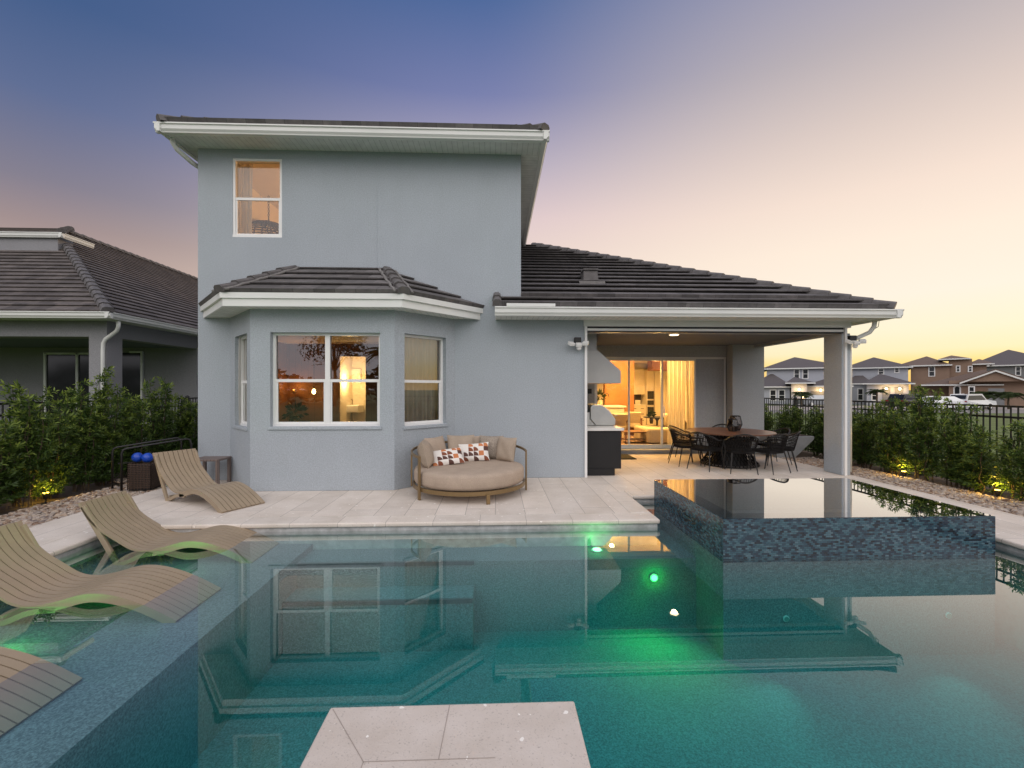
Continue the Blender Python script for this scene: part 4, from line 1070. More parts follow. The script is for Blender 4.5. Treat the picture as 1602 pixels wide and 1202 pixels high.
# ================================================================== LOUNGERS
PROF = [(-.40, .70), (-.30, .535), (-.17, .40), (0, .285), (.16, .19), (.32, .165), (.5, .195), (.72, .252), (.9, .250), (1.1, .200), (1.3, .115), (1.48, .018)]
def spline(P, n=44):
    out = []
    for i in range(n + 1):
        u = i / n * (len(P) - 1); k = min(int(u), len(P) - 2); f = u - k
        p0, p1, p2, p3 = P[max(k - 1, 0)], P[k], P[k + 1], P[min(k + 2, len(P) - 1)]
        out.append(tuple(.5 * (2 * p1[q] + (p2[q] - p0[q]) * f + (2 * p0[q] - 5 * p1[q] + 4 * p2[q] - p3[q]) * f * f + (3 * p1[q] - p0[q] - 3 * p2[q] + p3[q]) * f ** 3) for q in (0, 1)))
    return out
SP = spline(PROF)
def sheet(mb, y0, y1, th, prof, drop=0):
    n = len(prof); vs = []
    for i, (s_, h) in enumerate(prof):
        a, b = prof[max(i - 1, 0)], prof[min(i + 1, n - 1)]; dx, dz = b[0] - a[0], b[1] - a[1]; L = math.hypot(dx, dz); nx, nz = -dz / L, dx / L
        for y in (y0, y1):
            vs.append((s_ - nx * drop, y, h - nz * drop))
        for y in (y0, y1):
            vs.append((s_ - nx * (drop + th), y, h - nz * (drop + th)))
    fs = []
    for i in range(n - 1):
        a, b = i * 4, (i + 1) * 4
        fs += [(a, a + 1, b + 1, b), (a + 2, b + 2, b + 3, a + 3), (a, b, b + 2, a + 2), (a + 1, a + 3, b + 3, b + 1)]
    fs += [(0, 2, 3, 1), ((n - 1) * 4, (n - 1) * 4 + 1, (n - 1) * 4 + 3, (n - 1) * 4 + 2)]
    mb.add(vs, fs)
LW = .61
def lounger(label, loc, rz, group='wave shaped loungers around the pool'):
    t = thing('lounger', label, 'lounger', loc, rz, group)
    m = MB(); n = 9; w_ = LW / n
    for i in range(n):
        sheet(m, i * w_ + (.0045 if i else 0), (i + 1) * w_ - (.0045 if i < n - 1 else 0), .022, SP)
    m.build('seat', m_lounger, t, local=True, smooth=False)
    rail = [p for p in SP if p[0] > .34]
    for y in (0.0, LW - .035):
        m = MB(); sheet(m, y + .002, y + .033, .05, rail, .0225); 
        low = spline([(-.02, .02), (.10, .055), (.24, .115), (.38, .142), (.5, .145)], 14)
        sheet(m, y + .002, y + .033, .045, low, 0)
        m.build('side_rail', m_lounger, t, local=True)
        m = MB(); m.bar((-.375, y + .0175, .66), (0.0, y + .0175, .0), .035, .055); m.build('leg', m_lounger, t, local=True, bevel=.006)
    m = MB()
    for s_, h in ((-.2, .30), (.03, .03), (.45, .11), (1.0, .14)): m.box(s_ - .02, .035, h, s_ + .02, LW - .035, h + .04)
    m.build('cross_bar', m_lounger, t, local=True)
    return t
lg = lounger('taupe slatted lounger standing dry on the stone deck', (-5.02, 6.92, 0), math.atan2(-.50, .87))
specs = [('taupe slatted lounger in the shallow water, farthest back of those on the shelf', (-4.22, 5.08, SHZ)),
         ('taupe slatted lounger in the shallow water, middle one of those on the shelf', (-4.16, 3.81, SHZ)),
         ('taupe slatted lounger in the shallow water, cut off at the picture corner', (-4.26, 2.47, SHZ))]
for lab, loc in specs:
    c = copy_tree(lg); c.location = loc; c.rotation_euler = (0, 0, 0); c['label'] = lab

# ================================================================== DAYBED
def pillow(mb, w_, h_, t_, mat4, n=14):
    """a stuffed cushion with pinched corners, in the local XZ plane"""
    vs = []; uvs = []
    for side in (1, -1):
        for i in range(n + 1):
            for k in range(n + 1):
                u, v = i / n * 2 - 1, k / n * 2 - 1
                e = max(0, (1 - abs(u) ** 2.6) * (1 - abs(v) ** 2.6)) ** .5
                pin = 1 - .07 * (1 - abs(v) ** 2) * abs(u) ** 3, 1 - .07 * (1 - abs(u) ** 2) * abs(v) ** 3
                vs.append(mat4 @ Vector((u * w_ / 2 * pin[0], side * (t_ / 2 * e + .006 * math.sin(u * 5 + v * 4 + side) * e), v * h_ / 2 * pin[1]))); uvs.append((i / n, k / n))
    N = (n + 1) ** 2
    base = len(mb.v); mb.v.extend([tuple(v) for v in vs])
    for sd in (0, 1):
        for i in range(n):
            for k in range(n):
                q = [sd * N + i * (n + 1) + k, sd * N + (i + 1) * (n + 1) + k, sd * N + (i + 1) * (n + 1) + k + 1, sd * N + i * (n + 1) + k + 1]
                if sd: q = q[::-1]
                mb.uv[len(mb.f)] = [uvs[x] for x in q]
                mb.f.append(tuple(x + base for x in q))
DB = Vector((-.43, 7.40, 0)); DRX = .93; DRY = .92
day = thing('daybed', 'round outdoor daybed with bronze frame and taupe mattress against the bay wall', 'daybed', DB)
def el(a, rx=DRX, ry=DRY): return (DB.x + rx * math.cos(R(a)), DB.y + ry * math.sin(R(a)))
m = MB(); N = 64
ra = [(el(360 * i / N), el(360 * i / N, DRX - .025, DRY - .025)) for i in range(N)]
vs = []
for o_, i_ in ra: vs += [(*o_, .125), (*o_, .185), (*i_, .185), (*i_, .125)]
m.add(vs, [(i * 4 + k, ((i + 1) % N) * 4 + k, ((i + 1) % N) * 4 + (k + 1) % 4, i * 4 + (k + 1) % 4) for i in range(N) for k in range(4)])
m.build('base_ring', m_bronze, day)
LEGS = (219, 290, 2, 75, 150)
ARM0, ARM1 = 219, 2
for a in LEGS:
    x, y = el(a, DRX + .018, DRY + .018); d = R(a)
    mt = Matrix.Translation((x, y, .07)) @ Matrix.Rotation(d, 4, 'Z')
    MB().obox(mt, .014, .028, .07).build('leg', m_bronze, day, bevel=.003)
bf = MB()
for a in (219, 205, 2, 345):
    pass
for a in (219, 192, 2):
    x, y = el(a, DRX + .018, DRY + .018)
    bf.obox(Matrix.Translation((x, y, .40)) @ Matrix.Rotation(R(a), 4, 'Z'), .013, .027, .27)
vs = []; AN = 48
a0, a1 = 2, 219
for i in range(AN + 1):
    a = a0 + (a1 - a0) * i / AN
    o_, i_ = el(a, DRX + .031, DRY + .031), el(a, DRX + .005, DRY + .005); zz = .65 + .07 * math.sin(math.pi * i / AN)
    vs += [(*o_, zz - .02), (*o_, zz + .02), (*i_, zz + .02), (*i_, zz - .02)]
bf.add(vs, [(i * 4 + k, (i + 1) * 4 + k, (i + 1) * 4 + (k + 1) % 4, i * 4 + (k + 1) % 4) for i in range(AN) for k in range(4)] + [(0, 1, 2, 3), (AN * 4 + 3, AN * 4 + 2, AN * 4 + 1, AN * 4)])
bf.build('back_rail', m_bronze, day, bevel=.004)
pr = [(0.0, .19), (DRX - .06, .19), (DRX - .035, .205), (DRX - .02, .25), (DRX - .02, .375), (DRX - .04, .415), (DRX - .1, .432), (DRX * .6, .437), (.0001, .44)]
m = MB(); m.lathe(pr, 56, (DB.x, DB.y), 1, DRY / DRX); m.build('mattress', m_linen, day, smooth=True)
def cushion(label, ang, rad, w_, h_, t_, lean, mat, name='cushion', rz=None, roll=0, z=None):
    x, y = DB.x + rad * math.cos(R(ang)), DB.y + rad * math.sin(R(ang))
    zz = (z if z is not None else .435 + h_ * .46)
    t = MB()
    rot = R(ang - 90) if rz is None else R(rz)
    M4 = Matrix.Translation((x, y, zz)) @ Matrix.Rotation(rot, 4, 'Z') @ Matrix.Rotation(R(lean), 4, 'X') @ Matrix.Rotation(R(roll), 4, 'Y')
    pillow(t, w_, h_, t_, M4)
    o = t.build(name, mat, None, smooth=True)
    return tag(o, label, 'cushion', 'cushions on the daybed')
cushion('plump taupe cushion at the bay window end of the daybed', 186, .72, .50, .44, .24, -14, m_linen3)
cushion('taupe back cushion on the daybed, second from the bay window end', 147, .73, .50, .45, .20, -14, m_linen)
cushion('upright taupe back cushion between the two patterned pillows', 108, .64, .50, .46, .18, -16, m_linen3, rz=4)
cushion('taupe back cushion set against the rail behind the others', 92, .80, .46, .42, .16, -6, m_linen)
cushion('darker heathered cushion on the daybed, behind the right patterned pillow', 62, .74, .46, .44, .18, -14, m_linen2, rz=-14)
cushion('taupe back cushion nearest the open arm end of the daybed', 33, .74, .42, .44, .18, -12, m_linen3, rz=-42)
cushion('patchwork pillow lying tilted beside the plump end cushion', 172, .38, .54, .32, .13, -42, m_patch, 'pillow', rz=10, roll=-8, z=.56)
cushion('patchwork pillow propped upright before the heathered cushion', 83, .42, .54, .34, .13, -26, m_patch, 'pillow', rz=-3, roll=-5, z=.585)

# ================================================================== PORCH
t = thing('grill_island', 'black slatted outdoor kitchen cabinet with a white worktop on the porch', 'outdoor kitchen', (2.14, 9.9, 0))
MB().box(1.765, 8.62, .13, 2.48, 11.3, .88).box(1.765, 8.60, .0, 2.35, 11.28, .129).build('cabinet', m_cab, t)
MB().box(1.764, 8.58, .881, 2.53, 11.35, .935).build('worktop', m_counter, t, bevel=.004)
t = thing('grill', 'stainless steel barbecue grill with closed lid on the white worktop', 'grill', (2.2, 9.3, .935))
prof = [(1.90, .94), (2.50, .94), (2.50, 1.06), (2.36, 1.27), (2.22, 1.36), (2.00, 1.36), (1.90, 1.30)]
MB().prism([(2.10, .94), (2.50, .94), (2.51, 1.06), (2.38, 1.25), (2.24, 1.365), (2.02, 1.37), (1.98, 1.32), (1.98, 1.08)], lambda a, b, q: (a, q, b), 9.12, 10.0).build('lid', m_steel, t, bevel=.012)
MB().prism([(1.86, .94), (2.098, .94), (1.977, 1.08), (1.977, 1.22), (1.90, 1.20), (1.86, 1.10)], lambda a, b, q: (a, q, b), 9.15, 9.97).build('firebox', m_steel, t, bevel=.01)
MB().tube([(2.50, 9.18, 1.14), (2.56, 9.2, 1.15), (2.56, 9.9, 1.15), (2.50, 9.93, 1.14)], .012, 8).build('handle', m_steel, t)
MB().box(1.88, 9.2, 1.21, 1.97, 9.95, 1.36).build('rear_shelf', m_dark, t)
t = thing('range_hood', 'grey sloping steel vent hood hanging over the grill', 'vent hood', (2.1, 9.3, 1.82))
MB().prism([(1.77, 1.82), (2.60, 1.82), (2.60, 2.08), (2.12, 2.50), (1.77, 2.50)], lambda a, b, q: (a, q, b), 9.05, 10.3).build('canopy', m_hood, t, bevel=.004)
MB().box(1.775, 9.12, 2.502, 2.11, 10.2, 2.868).build('duct', m_hood, t, bevel=.004)
p = at(922, 612, 11.69)
tag(MB().box(p.x - .04, 11.675, p.z - .07, p.x + .06, 11.697, p.z + .06).box(p.x - .02, 11.66, p.z - .05, p.x + .04, 11.6749, p.z + .03).build('outlet_box', m_dark, None), 'dark weatherproof outlet on the porch wall under the vent hood', 'outlet')
tag(MB().box(p.x + .14, 11.68, p.z - .06, p.x + .21, 11.697, p.z + .06).build('switch_plate', m_vinyl, None), 'pale switch plate on the porch wall beside the outlet', 'switch')
tag(MB().box(2.72, 10.55, .0, 3.42, 11.3, .018).build('door_mat', m_rope, None, bevel=.004), 'small dark door mat before the sliding glass door', 'mat')
for lab, x, y in (('round glowing downlight in the porch ceiling above the sliding door', 3.80, 9.25), ):
    t = ceiling_light(lab, Vector((x, y, 2.868)), 18, (1, .70, .38), .085)

# floodlights
def floodlight(label, x, y, z):
    t = thing('floodlight', label, 'floodlight', (x, y, z))
    MB().box(x - .07, y - .05, z + .03, x + .06, y + .04, z + .13).build('sensor_box', m_dark, t, bevel=.006)
    for dx, dz in ((-.14, 0), (.0, -.02), (.13, .01)):
        h = MB(); h.obox(Matrix.Translation((x + dx, y - .10, z + dz)) @ Matrix.Rotation(R(-dx * 200), 4, 'Z') @ Matrix.Rotation(R(28), 4, 'X'), .055, .05, .03)
        h.bar((x + dx * .5, y - .03, z + .02), (x + dx, y - .08, z + dz), .02)
        h.build('lamp_head', m_vinyl, t, bevel=.008)
    MB().lathe([(.02, z - .12), (.045, z - .10), (.045, z - .05)], 14, (x + .01, y - .07)).build('motion_sensor', m_vinyl, t, smooth=True)
    return t
floodlight('three headed white floodlight on the wall beside the porch opening', 1.58, FY - .04, 2.56)
floodlight('three headed floodlight at the top of the porch corner column', 7.0, FY - .04, 2.62)

# dining set
TC = Vector((5.30, 9.82, 0))
t = thing('patio_table', 'round brown dining table on a black woven drum base under the porch', 'table', TC)
MB().lathe([(.86, .715), (.925, .725), (.93, .745), (.92, .752), (.0001, .752)], 64, (TC.x, TC.y)).build('tabletop', m_wood, t)
m = MB(); NB = 44
for tw in (1, -1):
    for i in range(NB):
        a = 2 * math.pi * i / NB
        m.tube([(TC.x + rr * math.cos(a + tw * ph), TC.y + rr * math.sin(a + tw * ph), zz) for rr, zz, ph in ((.60, .02, 0), (.50, .16, .12), (.41, .34, .3), (.45, .52, .5), (.56, .70, .65))], .008, 4)
m.build('rope_lattice', m_rope, t)
m = MB()
for rr, zz, th in ((.60, .015, .016), (.595, .05, .01), (.42, .33, .014), (.56, .70, .014)):
    m.tube([(TC.x + rr * math.cos(a), TC.y + rr * math.sin(a), zz) for a in [2 * math.pi * i / 40 for i in range(40)]], th, 6, True)
m.lathe([(.40, .02), (.34, .3), (.42, .6)], 32, (TC.x, TC.y))
m.build('base_ring', m_dark, t)

def patio_chair(label, loc, rz):
    """black rope armchair, facing local -Y"""
    t = thing('patio_chair', label, 'chair', loc, rz, 'black woven chairs around the porch table')
    MB().prism([(-.23, -.24), (.23, -.24), (.25, 0), (.22, .20), (.1, .25), (-.1, .25), (-.22, .20), (-.25, 0)], lambda a, b, q: (a, b, q), .40, .455).build('seat', m_rope, t, bevel=.018, local=True)
    def arc(q, r, z, lean=0): return (r * math.sin(q) * 1.02, .02 + r * math.cos(q) * .95 + lean, z)
    bk = MB(); n = 26
    angs = [R(-78 + 156 * i / n) for i in range(n + 1)]
    for i in range(n):
        for (z0, z1, r0, r1) in ((.42, .80, .245, .315),):
            top = z1 - .16 * (abs(angs[i]) / R(78)) ** 1.6
            bk.bar(arc(angs[i], r0, z0), arc(angs[i], r1 + .0, top, .03 * math.cos(angs[i])), .010, .007)
    for f in (.3, .55, .8):
        bk.tube([arc(q, .245 + .07 * f, .42 + (.38 - .16 * (abs(q) / R(78)) ** 1.6) * f, .03 * f * math.cos(q)) for q in angs], .006, 4)
    bk.build('backrest', m_rope, t, local=True)
    rl = MB(); pts = [arc(q, .318, .80 - .16 * (abs(q) / R(78)) ** 1.6, .03 * math.cos(q)) for q in angs]
    pts = [(-.27, -.24, .62)] + pts + [(.27, -.24, .62)]
    rl.tube(pts, .016, 6); rl.build('arm_rail', m_dark, t, local=True)
    for sx in (-1, 1):
        MB().tube([(sx * .27, -.24, .62), (sx * .235, -.215, .41), (sx * .27, -.29, 0)], [.013, .015, .009], 6).build('leg', m_dark, t, local=True)
        MB().tube([(sx * .2, .2, .41), (sx * .25, .30, 0)], [.015, .009], 6).build('leg', m_dark, t, local=True)
    return t
ch_spec = [(184, 1.02, 'black woven chair at the end of the porch table toward the grill, seen in profile'),
           (215, 1.0, 'black woven chair on the pool side of the porch table, next to the profile chair'),
           (254, .98, 'black woven chair whose back faces the pool, in the middle of the table side'),
           (290, .98, 'black woven chair whose back faces the spa, third along the pool side of the table'),
           (326, 1.0, 'black woven chair at the porch table before the corner column'),
           (2, 1.02, 'black woven chair at the end of the porch table beside the wedge planter'),
           (68, 1.0, 'black woven chair behind the table, showing its rail beside the lanterns'),
           (138, 1.0, 'black woven chair behind the table, before the sliding glass door')]
c0 = None
for a, rr, lab in ch_spec:
    loc = (TC.x + rr * math.cos(R(a)), TC.y + rr * math.sin(R(a)), 0); rz = R(a - 90)
    if c0 is None: c0 = patio_chair(lab, loc, rz)
    else:
        c = copy_tree(c0); c.location = loc; c.rotation_euler = (0, 0, rz); c['label'] = lab
def lantern(label, x, y, s_, h):
    z = .752
    t = thing('lantern', label, 'lantern', (x, y, z))
    m = MB(); n = 6
    lv = ((.62, 0), (1.0, .42), (.72, 1.0))
    P = [[(x + s_ * r_ * math.cos(i * math.pi / 3), y + s_ * r_ * math.sin(i * math.pi / 3), z + .012 + h * hh) for i in range(n)] for r_, hh in lv]
    for L in P: m.tube(L, .009, 5, True)
    for i in range(n):
        for k in range(2): m.bar(P[k][i], P[k + 1][i], .014)
    m.build('frame', m_dark, t)
    g_ = MB()
    for k in range(2):
        for i in range(n): g_.face(P[k][i], P[k][(i + 1) % n], P[k + 1][(i + 1) % n], P[k + 1][i])
    g_.build('pane', glass('smoked_lantern_glass_' + str(int(s_ * 100)), (.45, .40, .38), 1.4), t)
    MB().lathe([(.035, z + .012), (.035, z + .10)], 14, (x, y)).build('candle', m_cabw, t)
lantern('smoked glass lantern, the smaller rounder one on the porch table', TC.x + .02, TC.y - .12, .13, .26)
lantern('taller open black lantern behind the smoked one on the porch table', TC.x + .20, TC.y + .10, .16, .32)
# wedge planter past the wall
t = thing('planter', 'grey wedge shaped concrete planter on the gravel past the dining table', 'planter', (7.4, 11.05, -.1))
MB().prism([(6.98, -.1), (7.40, -.1), (7.98, .44), (7.98, .52), (6.98, .52)], lambda a, b, q: (a, q, b), 10.75, 11.38).build('box', m_concrete, t, bevel=.012)
MB().box(7.04, 10.81, .515, 7.92, 11.32, .53).build('soil', m_soil, t)

# towel cart, basket and balls, side table
cbx, cby = -6.13, 7.72
t = thing('float_cart', 'dark tube framed pool cart by the hedge behind the deck lounger', 'cart', (cbx, cby, 0))
def hoop(x0, y0, x1, y1, z0, z1): 
    a, b = Vector((x0, y0, 0)), Vector((x1, y1, 0)); d = (b - a)
    return [a + Vector((0, 0, 0)), a + Vector((0, 0, z0 - .08)), a + d * .02 + Vector((0, 0, z0 - .02)), a + d * .07 + Vector((0, 0, z0)), b - d * .07 + Vector((0, 0, z1)), b - d * .02 + Vector((0, 0, z1 - .02)), b + Vector((0, 0, z1 - .1)), b]
for x0, y0 in ((-6.55, 7.80), (-6.25, 7.62)):
    MB().tube(hoop(x0, y0, x0 + .72, y0 + .62, .70, .80), .017, 8).build('hoop', m_dark, t, smooth=True)
MB().bar((-6.55, 7.8, .08), (-6.25, 7.62, .08), .02).bar((-5.83, 8.42, .08), (-5.53, 8.24, .08), .02).bar((-6.5, 7.85, .42), (-5.8, 8.4, .42), .02).build('cross_bar', m_dark, t)
bt = thing('wicker_basket', 'square brown wicker basket holding blue balls beside the cart', 'basket', (-5.98, 7.76, 0))
m = MB(); bw = .17; M0 = Matrix.Translation((-5.98, 7.78, 0)) @ Matrix.Rotation(R(8), 4, 'Z')
for i in range(14):
    zz = .05 + i * .03
    for a, b in (((-bw, -bw), (bw, -bw)), ((bw, -bw), (bw, bw)), ((bw, bw), (-bw, bw)), ((-bw, bw), (-bw, -bw))):
        m.bar(M0 @ Vector((*a, zz)), M0 @ Vector((*b, zz)), .012, .016)
for i in range(8):
    o_ = -bw + 2 * bw * i / 7
    for a in ((o_, -bw), (o_, bw), (-bw, o_), (bw, o_)): m.bar(M0 @ Vector((*a, .02)), M0 @ Vector((*a, .46)), .010, .010)
m.build('woven_side', m_wicker, bt)
MB().obox(M0 @ Matrix.Translation((0, 0, .2)), bw - .012, bw - .012, .2).build('liner', m_dark, bt)
for lab, x, y, z in (('round blue ball at the hedge side of the wicker basket', -6.055, 7.70, .545), ('round blue ball at the lounger side of the wicker basket', -5.905, 7.72, .535)):
    o = MB().lathe([(.082 * math.sin(q), z - .082 * math.cos(q)) for q in [i * math.pi / 12 for i in range(13)]], 20, (x, y)).build('ball', m_bluepl, None, smooth=True)
    tag(o, lab, 'ball', 'blue balls in the basket')
t = thing('slatted_side_table', 'low grey brown slatted side table between the house wall and the deck lounger', 'side table', (-5.12, 8.1, 0))
MB().box(-5.36, 7.93, .43, -4.86, 8.33, .465).build('tabletop', m_tabl, t, bevel=.004)
for x, y in ((-5.33, 7.96), (-4.89, 7.96), (-5.33, 8.3), (-4.89, 8.3)): MB().box(x - .025, y - .025, 0, x + .025, y + .025, .429).build('leg', m_tabl, t, bevel=.004)

# ================================================================== FENCES, HEDGES, UPLIGHTS
def fence(label, x, ys, zt, zb, name='fence'):
    t = thing(name, label, 'fence', (x, ys[0], zb))
    for y in ys:
        MB().box(x - .032, y - .032, zb - .1, x + .032, y + .032, zt + .03).add([(x - .038, y - .038, zt + .03), (x + .038, y - .038, zt + .03), (x + .038, y + .038, zt + .03), (x - .038, y + .038, zt + .03), (x, y, zt + .07)], [(0, 1, 4), (1, 2, 4), (2, 3, 4), (3, 0, 4)]).build('post', m_black, t)
    for a, b in zip(ys[:-1], ys[1:]):
        m = MB()
        for zz in (zt - .015, zt - .20, zb + .12): m.box(x - .016, a + .033, zz - .018, x + .016, b - .033, zz + .018)
        n = round((b - a) / .105)
        for i in range(1, n):
            y = a + (b - a) * i / n; m.box(x - .0085, y - .0085, zb + .05, x + .0085, y + .0085, zt - .034)
        m.build('picket_panel', m_black, t)
fence('black metal picket fence behind the hedge on the street side', 8.75, [3.2, 4.95, 6.85, 8.75, 10.65, 12.55, 14.45, 16.35], 1.42, -.1)
fence('black metal picket fence before the neighbouring house', -7.85, [3.4, 5.35, 7.75, 9.65, 11.55, 13.45, 15.35], 1.48, -.1)

def shrub_mesh(seed, h, spread, dens=1.0):
    """upright feathery shrub: leaders, twigs with rings of narrow leaves"""
    rnd = random.Random(seed)
    st = MB(); lv = []; lf = []; tip = []
    for L in range(rnd.randint(6, 8)):
        a = rnd.uniform(0, 6.28); r0 = rnd.uniform(.02, .14); lean = rnd.uniform(.3, 1) * spread
        hh = h * rnd.uniform(.68, 1.0) if L else h
        if L == 0: lean *= .3
        base = Vector((r0 * math.cos(a), r0 * math.sin(a), 0)); top = Vector((lean * math.cos(a), lean * math.sin(a), hh))
        pts = [base.lerp(top, k / 6) + Vector((rnd.uniform(-.03, .03), rnd.uniform(-.03, .03), 0)) for k in range(7)]
        st.tube(pts, [.013 * (1 - .8 * k / 6) for k in range(7)], 5)
        nt = int(22 * hh * dens)
        for k in range(nt):
            u = .08 + .92 * k / nt
            i = min(5, int(u * 6)); p = pts[i].lerp(pts[i + 1], u * 6 - i)
            q = rnd.uniform(0, 6.28); el_ = rnd.uniform(.15, .9)
            ln = (.30 * (1 - u) ** .6 + .07) * rnd.uniform(.6, 1.25)
            d = Vector((math.cos(q) * math.cos(el_), math.sin(q) * math.cos(el_), math.sin(el_)))
            nl = int(9 + ln * 46)
            for j in range(nl):
                f = (j + .5) / nl; pp = p + d * ln * f
                aa = j * 2.4 + rnd.uniform(-.4, .4)
                sx = d.cross(Vector((0, 0, 1))); sx = sx.normalized() if sx.length > .05 else Vector((1, 0, 0)); sy = d.cross(sx)
                ld = ((sx * math.cos(aa) + sy * math.sin(aa)) * .8 + d * rnd.uniform(.35, 1.1)).normalized()
                ll = rnd.uniform(.055, .095) * (1 if f < .9 else .75); wd = ld.cross(Vector((rnd.uniform(-1, 1), rnd.uniform(-1, 1), rnd.uniform(-1, 1)))).normalized() * ll * .14
                b = len(lv); lv.extend([pp, pp + ld * ll * .5 + wd, pp + ld * ll, pp + ld * ll * .5 - wd]); lf.append((b, b + 1, b + 2, b + 3))
                y = max(0, (f - .45) / .55) * max(0, min(1, (u - .35) / .55)) * rnd.uniform(.3, 1); tip.append(y)
    me = bpy.data.meshes.new('foliage'); me.from_pydata([tuple(v) for v in lv], [], lf)
    at_ = me.attributes.new('tip', 'FLOAT', 'FACE'); at_.data.foreach_set('value', tip)
    me.materials.append(m_leaf)
    sm = bpy.data.meshes.new('stem'); sm.from_pydata(st.v, [], st.f); sm.materials.append(m_stem)
    return me, sm, h
SHR = [shrub_mesh(100 + i, hh, sp_) for i, (hh, sp_) in enumerate(((1.45, .30), (1.6, .26), (1.75, .30), (1.35, .34), (1.55, .32), (1.5, .22)))]
def shrub(label, x, y, kind, h, group, rz=0, w=1.0):
    me, sm, hh = SHR[kind]
    t = thing('hedge_shrub', label, 'shrub', (x, y, -.08), rz, group)
    t.scale = (w, w, h / hh)
    for nm, mm in (('foliage', me), ('stem', sm)):
        o = bpy.data.objects.new(nm, mm); COL.objects.link(o); o.parent = t
rnd = random.Random(5)
GL = 'hedge shrubs before the neighbouring house'; LABL = 'feathery green shrub in the hedge row before the dark neighbouring house'
row = [(4.3, 1.25), (4.85, 1.30), (5.4, 1.28), (5.95, 1.36), (6.5, 1.34), (6.95, 1.86), (7.4, 1.56), (7.95, 1.90), (8.5, 2.18), (9.1, 1.70), (9.75, 1.98), (10.5, 1.60), (11.2, 1.55), (12.0, 1.6)]
for i, (y, h) in enumerate(row):
    lab = LABL
    if abs(h - 2.14) < .01: lab = 'tallest feathery shrub before the neighbour\'s dark sliding doors'
    shrub(lab, -7.22 + rnd.uniform(-.1, .1), y, i % 6, h, GL, rnd.uniform(0, 6), 1.08)
for i in range(7):   # second, inner rank thickening the hedge
    shrub(LABL, -7.35 + rnd.uniform(-.1, .1), 4.6 + i * .95, (i + 3) % 6, 1.2 + rnd.uniform(0, .2), GL, rnd.uniform(0, 6), 1.05)
GR = 'hedge shrubs along the street side fence'; LABR = 'feathery green shrub in the hedge row along the street side fence'
row = [(4.7, 1.15), (5.2, 1.25), (5.7, 1.22), (6.15, 1.35), (6.55, 1.42), (7.05, 1.20), (7.5, 1.36), (7.75, 1.62), (8.2, 1.86), (8.65, 1.40), (9.1, 1.62), (9.55, 1.38), (10.0, 1.42), (10.5, 1.34), (11.0, 1.38), (11.5, 1.34), (12.0, 1.36), (12.5, 1.42), (13.1, 1.38), (13.8, 1.40)]
for i, (y, h) in enumerate(row):
    lab = LABR
    if abs(h - 1.86) < .01: lab = 'tallest feathery shrub of the hedge by the corner column'
    shrub(lab, (8.50 if 9.8 < y < 11.8 else 8.28) + rnd.uniform(-.1, .08), y, (i * 5 + 1) % 6, h * (.98 if h > 1.55 else .90 if y < 7.6 else .95), GR, rnd.uniform(0, 6), 1.0)

def uplight(label, x, y, e):
    t = thing('garden_uplight', label, 'garden light', (x, y, -.06), 0, 'amber garden uplights')
    MB().tube([(x, y, -.08), (x, y, .0)], .012, 6).build('stake', m_dark, t)
    MB().lathe([(.03, .0), (.038, .03), (.04, .085)], 14, (x, y)).build('housing', m_dark, t)
    MB().lathe([(.033, .0855), (.034, .092)], 14, (x, y)).build('lens', m_amber, t)
    lamp('POINT', (x, y, .15), e, (1, .60, .06), t, .02)
uplight('amber garden light at the foot of the hedge behind the shelf loungers', -6.98, 7.12, 8)
uplight('amber garden light at the foot of the hedge beside the corner column', 8.0, 8.35, 8)
uplight('amber garden light at the foot of the hedge past the spa', 8.02, 6.75, 8)

# ================================================================== NEIGHBOURING HOUSE
nb = thing('neighbour_house', 'grey neighbouring house with a dark porch and brown tiled hip roof', 'house', (-14, 14, 0))
m_nst = stucco('neighbour_stucco', (.30, .30, .32))
NX, NY, NZ = -9.2, 10.85, 3.55
w = MB()
w.box(-10.05, 11.3, -.1, -9.62, 11.75, 3.45).box(-22, 11.3, 3.0, -10.05, 11.75, 3.45)
w.box(-9.95, 11.75, 3.0, -9.62, 15, 3.45).box(-24, 14.6, -.1, -9.62, 14.8, 3.45).box(-9.85, 14.8, -.1, -9.65, 40, 3.5)
w.build('wall', m_nst, nb)
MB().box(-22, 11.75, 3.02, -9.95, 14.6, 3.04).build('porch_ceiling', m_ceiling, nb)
a, b, cc = at(73, 552, 14.6), at(123, 552, 14.6), at(168, 552, 14.6)
f = MB()
for x in (a.x, b.x, cc.x): f.box(x - .035, 14.53, 0, x + .035, 14.6, a.z)
f.box(a.x, 14.53, a.z - .06, cc.x, 14.599, a.z)
sd = f.build('sliding_door', m_gutter, nb)
MB().face((a.x, 14.57, 0), (cc.x, 14.57, 0), (cc.x, 14.57, a.z - .06), (a.x, 14.57, a.z - .06)).build('pane', m_carglass, sd)
a, b = at(204, 550, 14.58), at(223, 550, 14.58)
f = MB().box(b.x - .03, 14.53, .2, b.x + .03, 14.599, b.z).box(a.x, 14.53, b.z - .05, b.x - .031, 14.599, b.z).build('window', m_gutter, nb)
MB().face((a.x - .3, 14.57, .2), (b.x - .03, 14.57, .2), (b.x - .03, 14.57, b.z - .05), (a.x - .3, 14.57, b.z - .05)).build('pane', m_carglass, f)
H1 = (-13.75, 14.7, 6.25); RID = (-15.6, 17.0, 7.42)
r = MB()
slope_poly(r, [(-24, NY, NZ), (NX, NY, NZ), H1, (-24, 14.7, 6.25)], .275, .036)
sl_ = (7.42 - NZ) / (15.6 - 9.2)
slope_poly(r, [(NX, NY, NZ), (NX, 45, NZ), (-15.6, 45, 7.42), (-15.6, 16.5, 7.42), (-13.75, 14.7, NZ + sl_ * 4.55)], .275, .036)
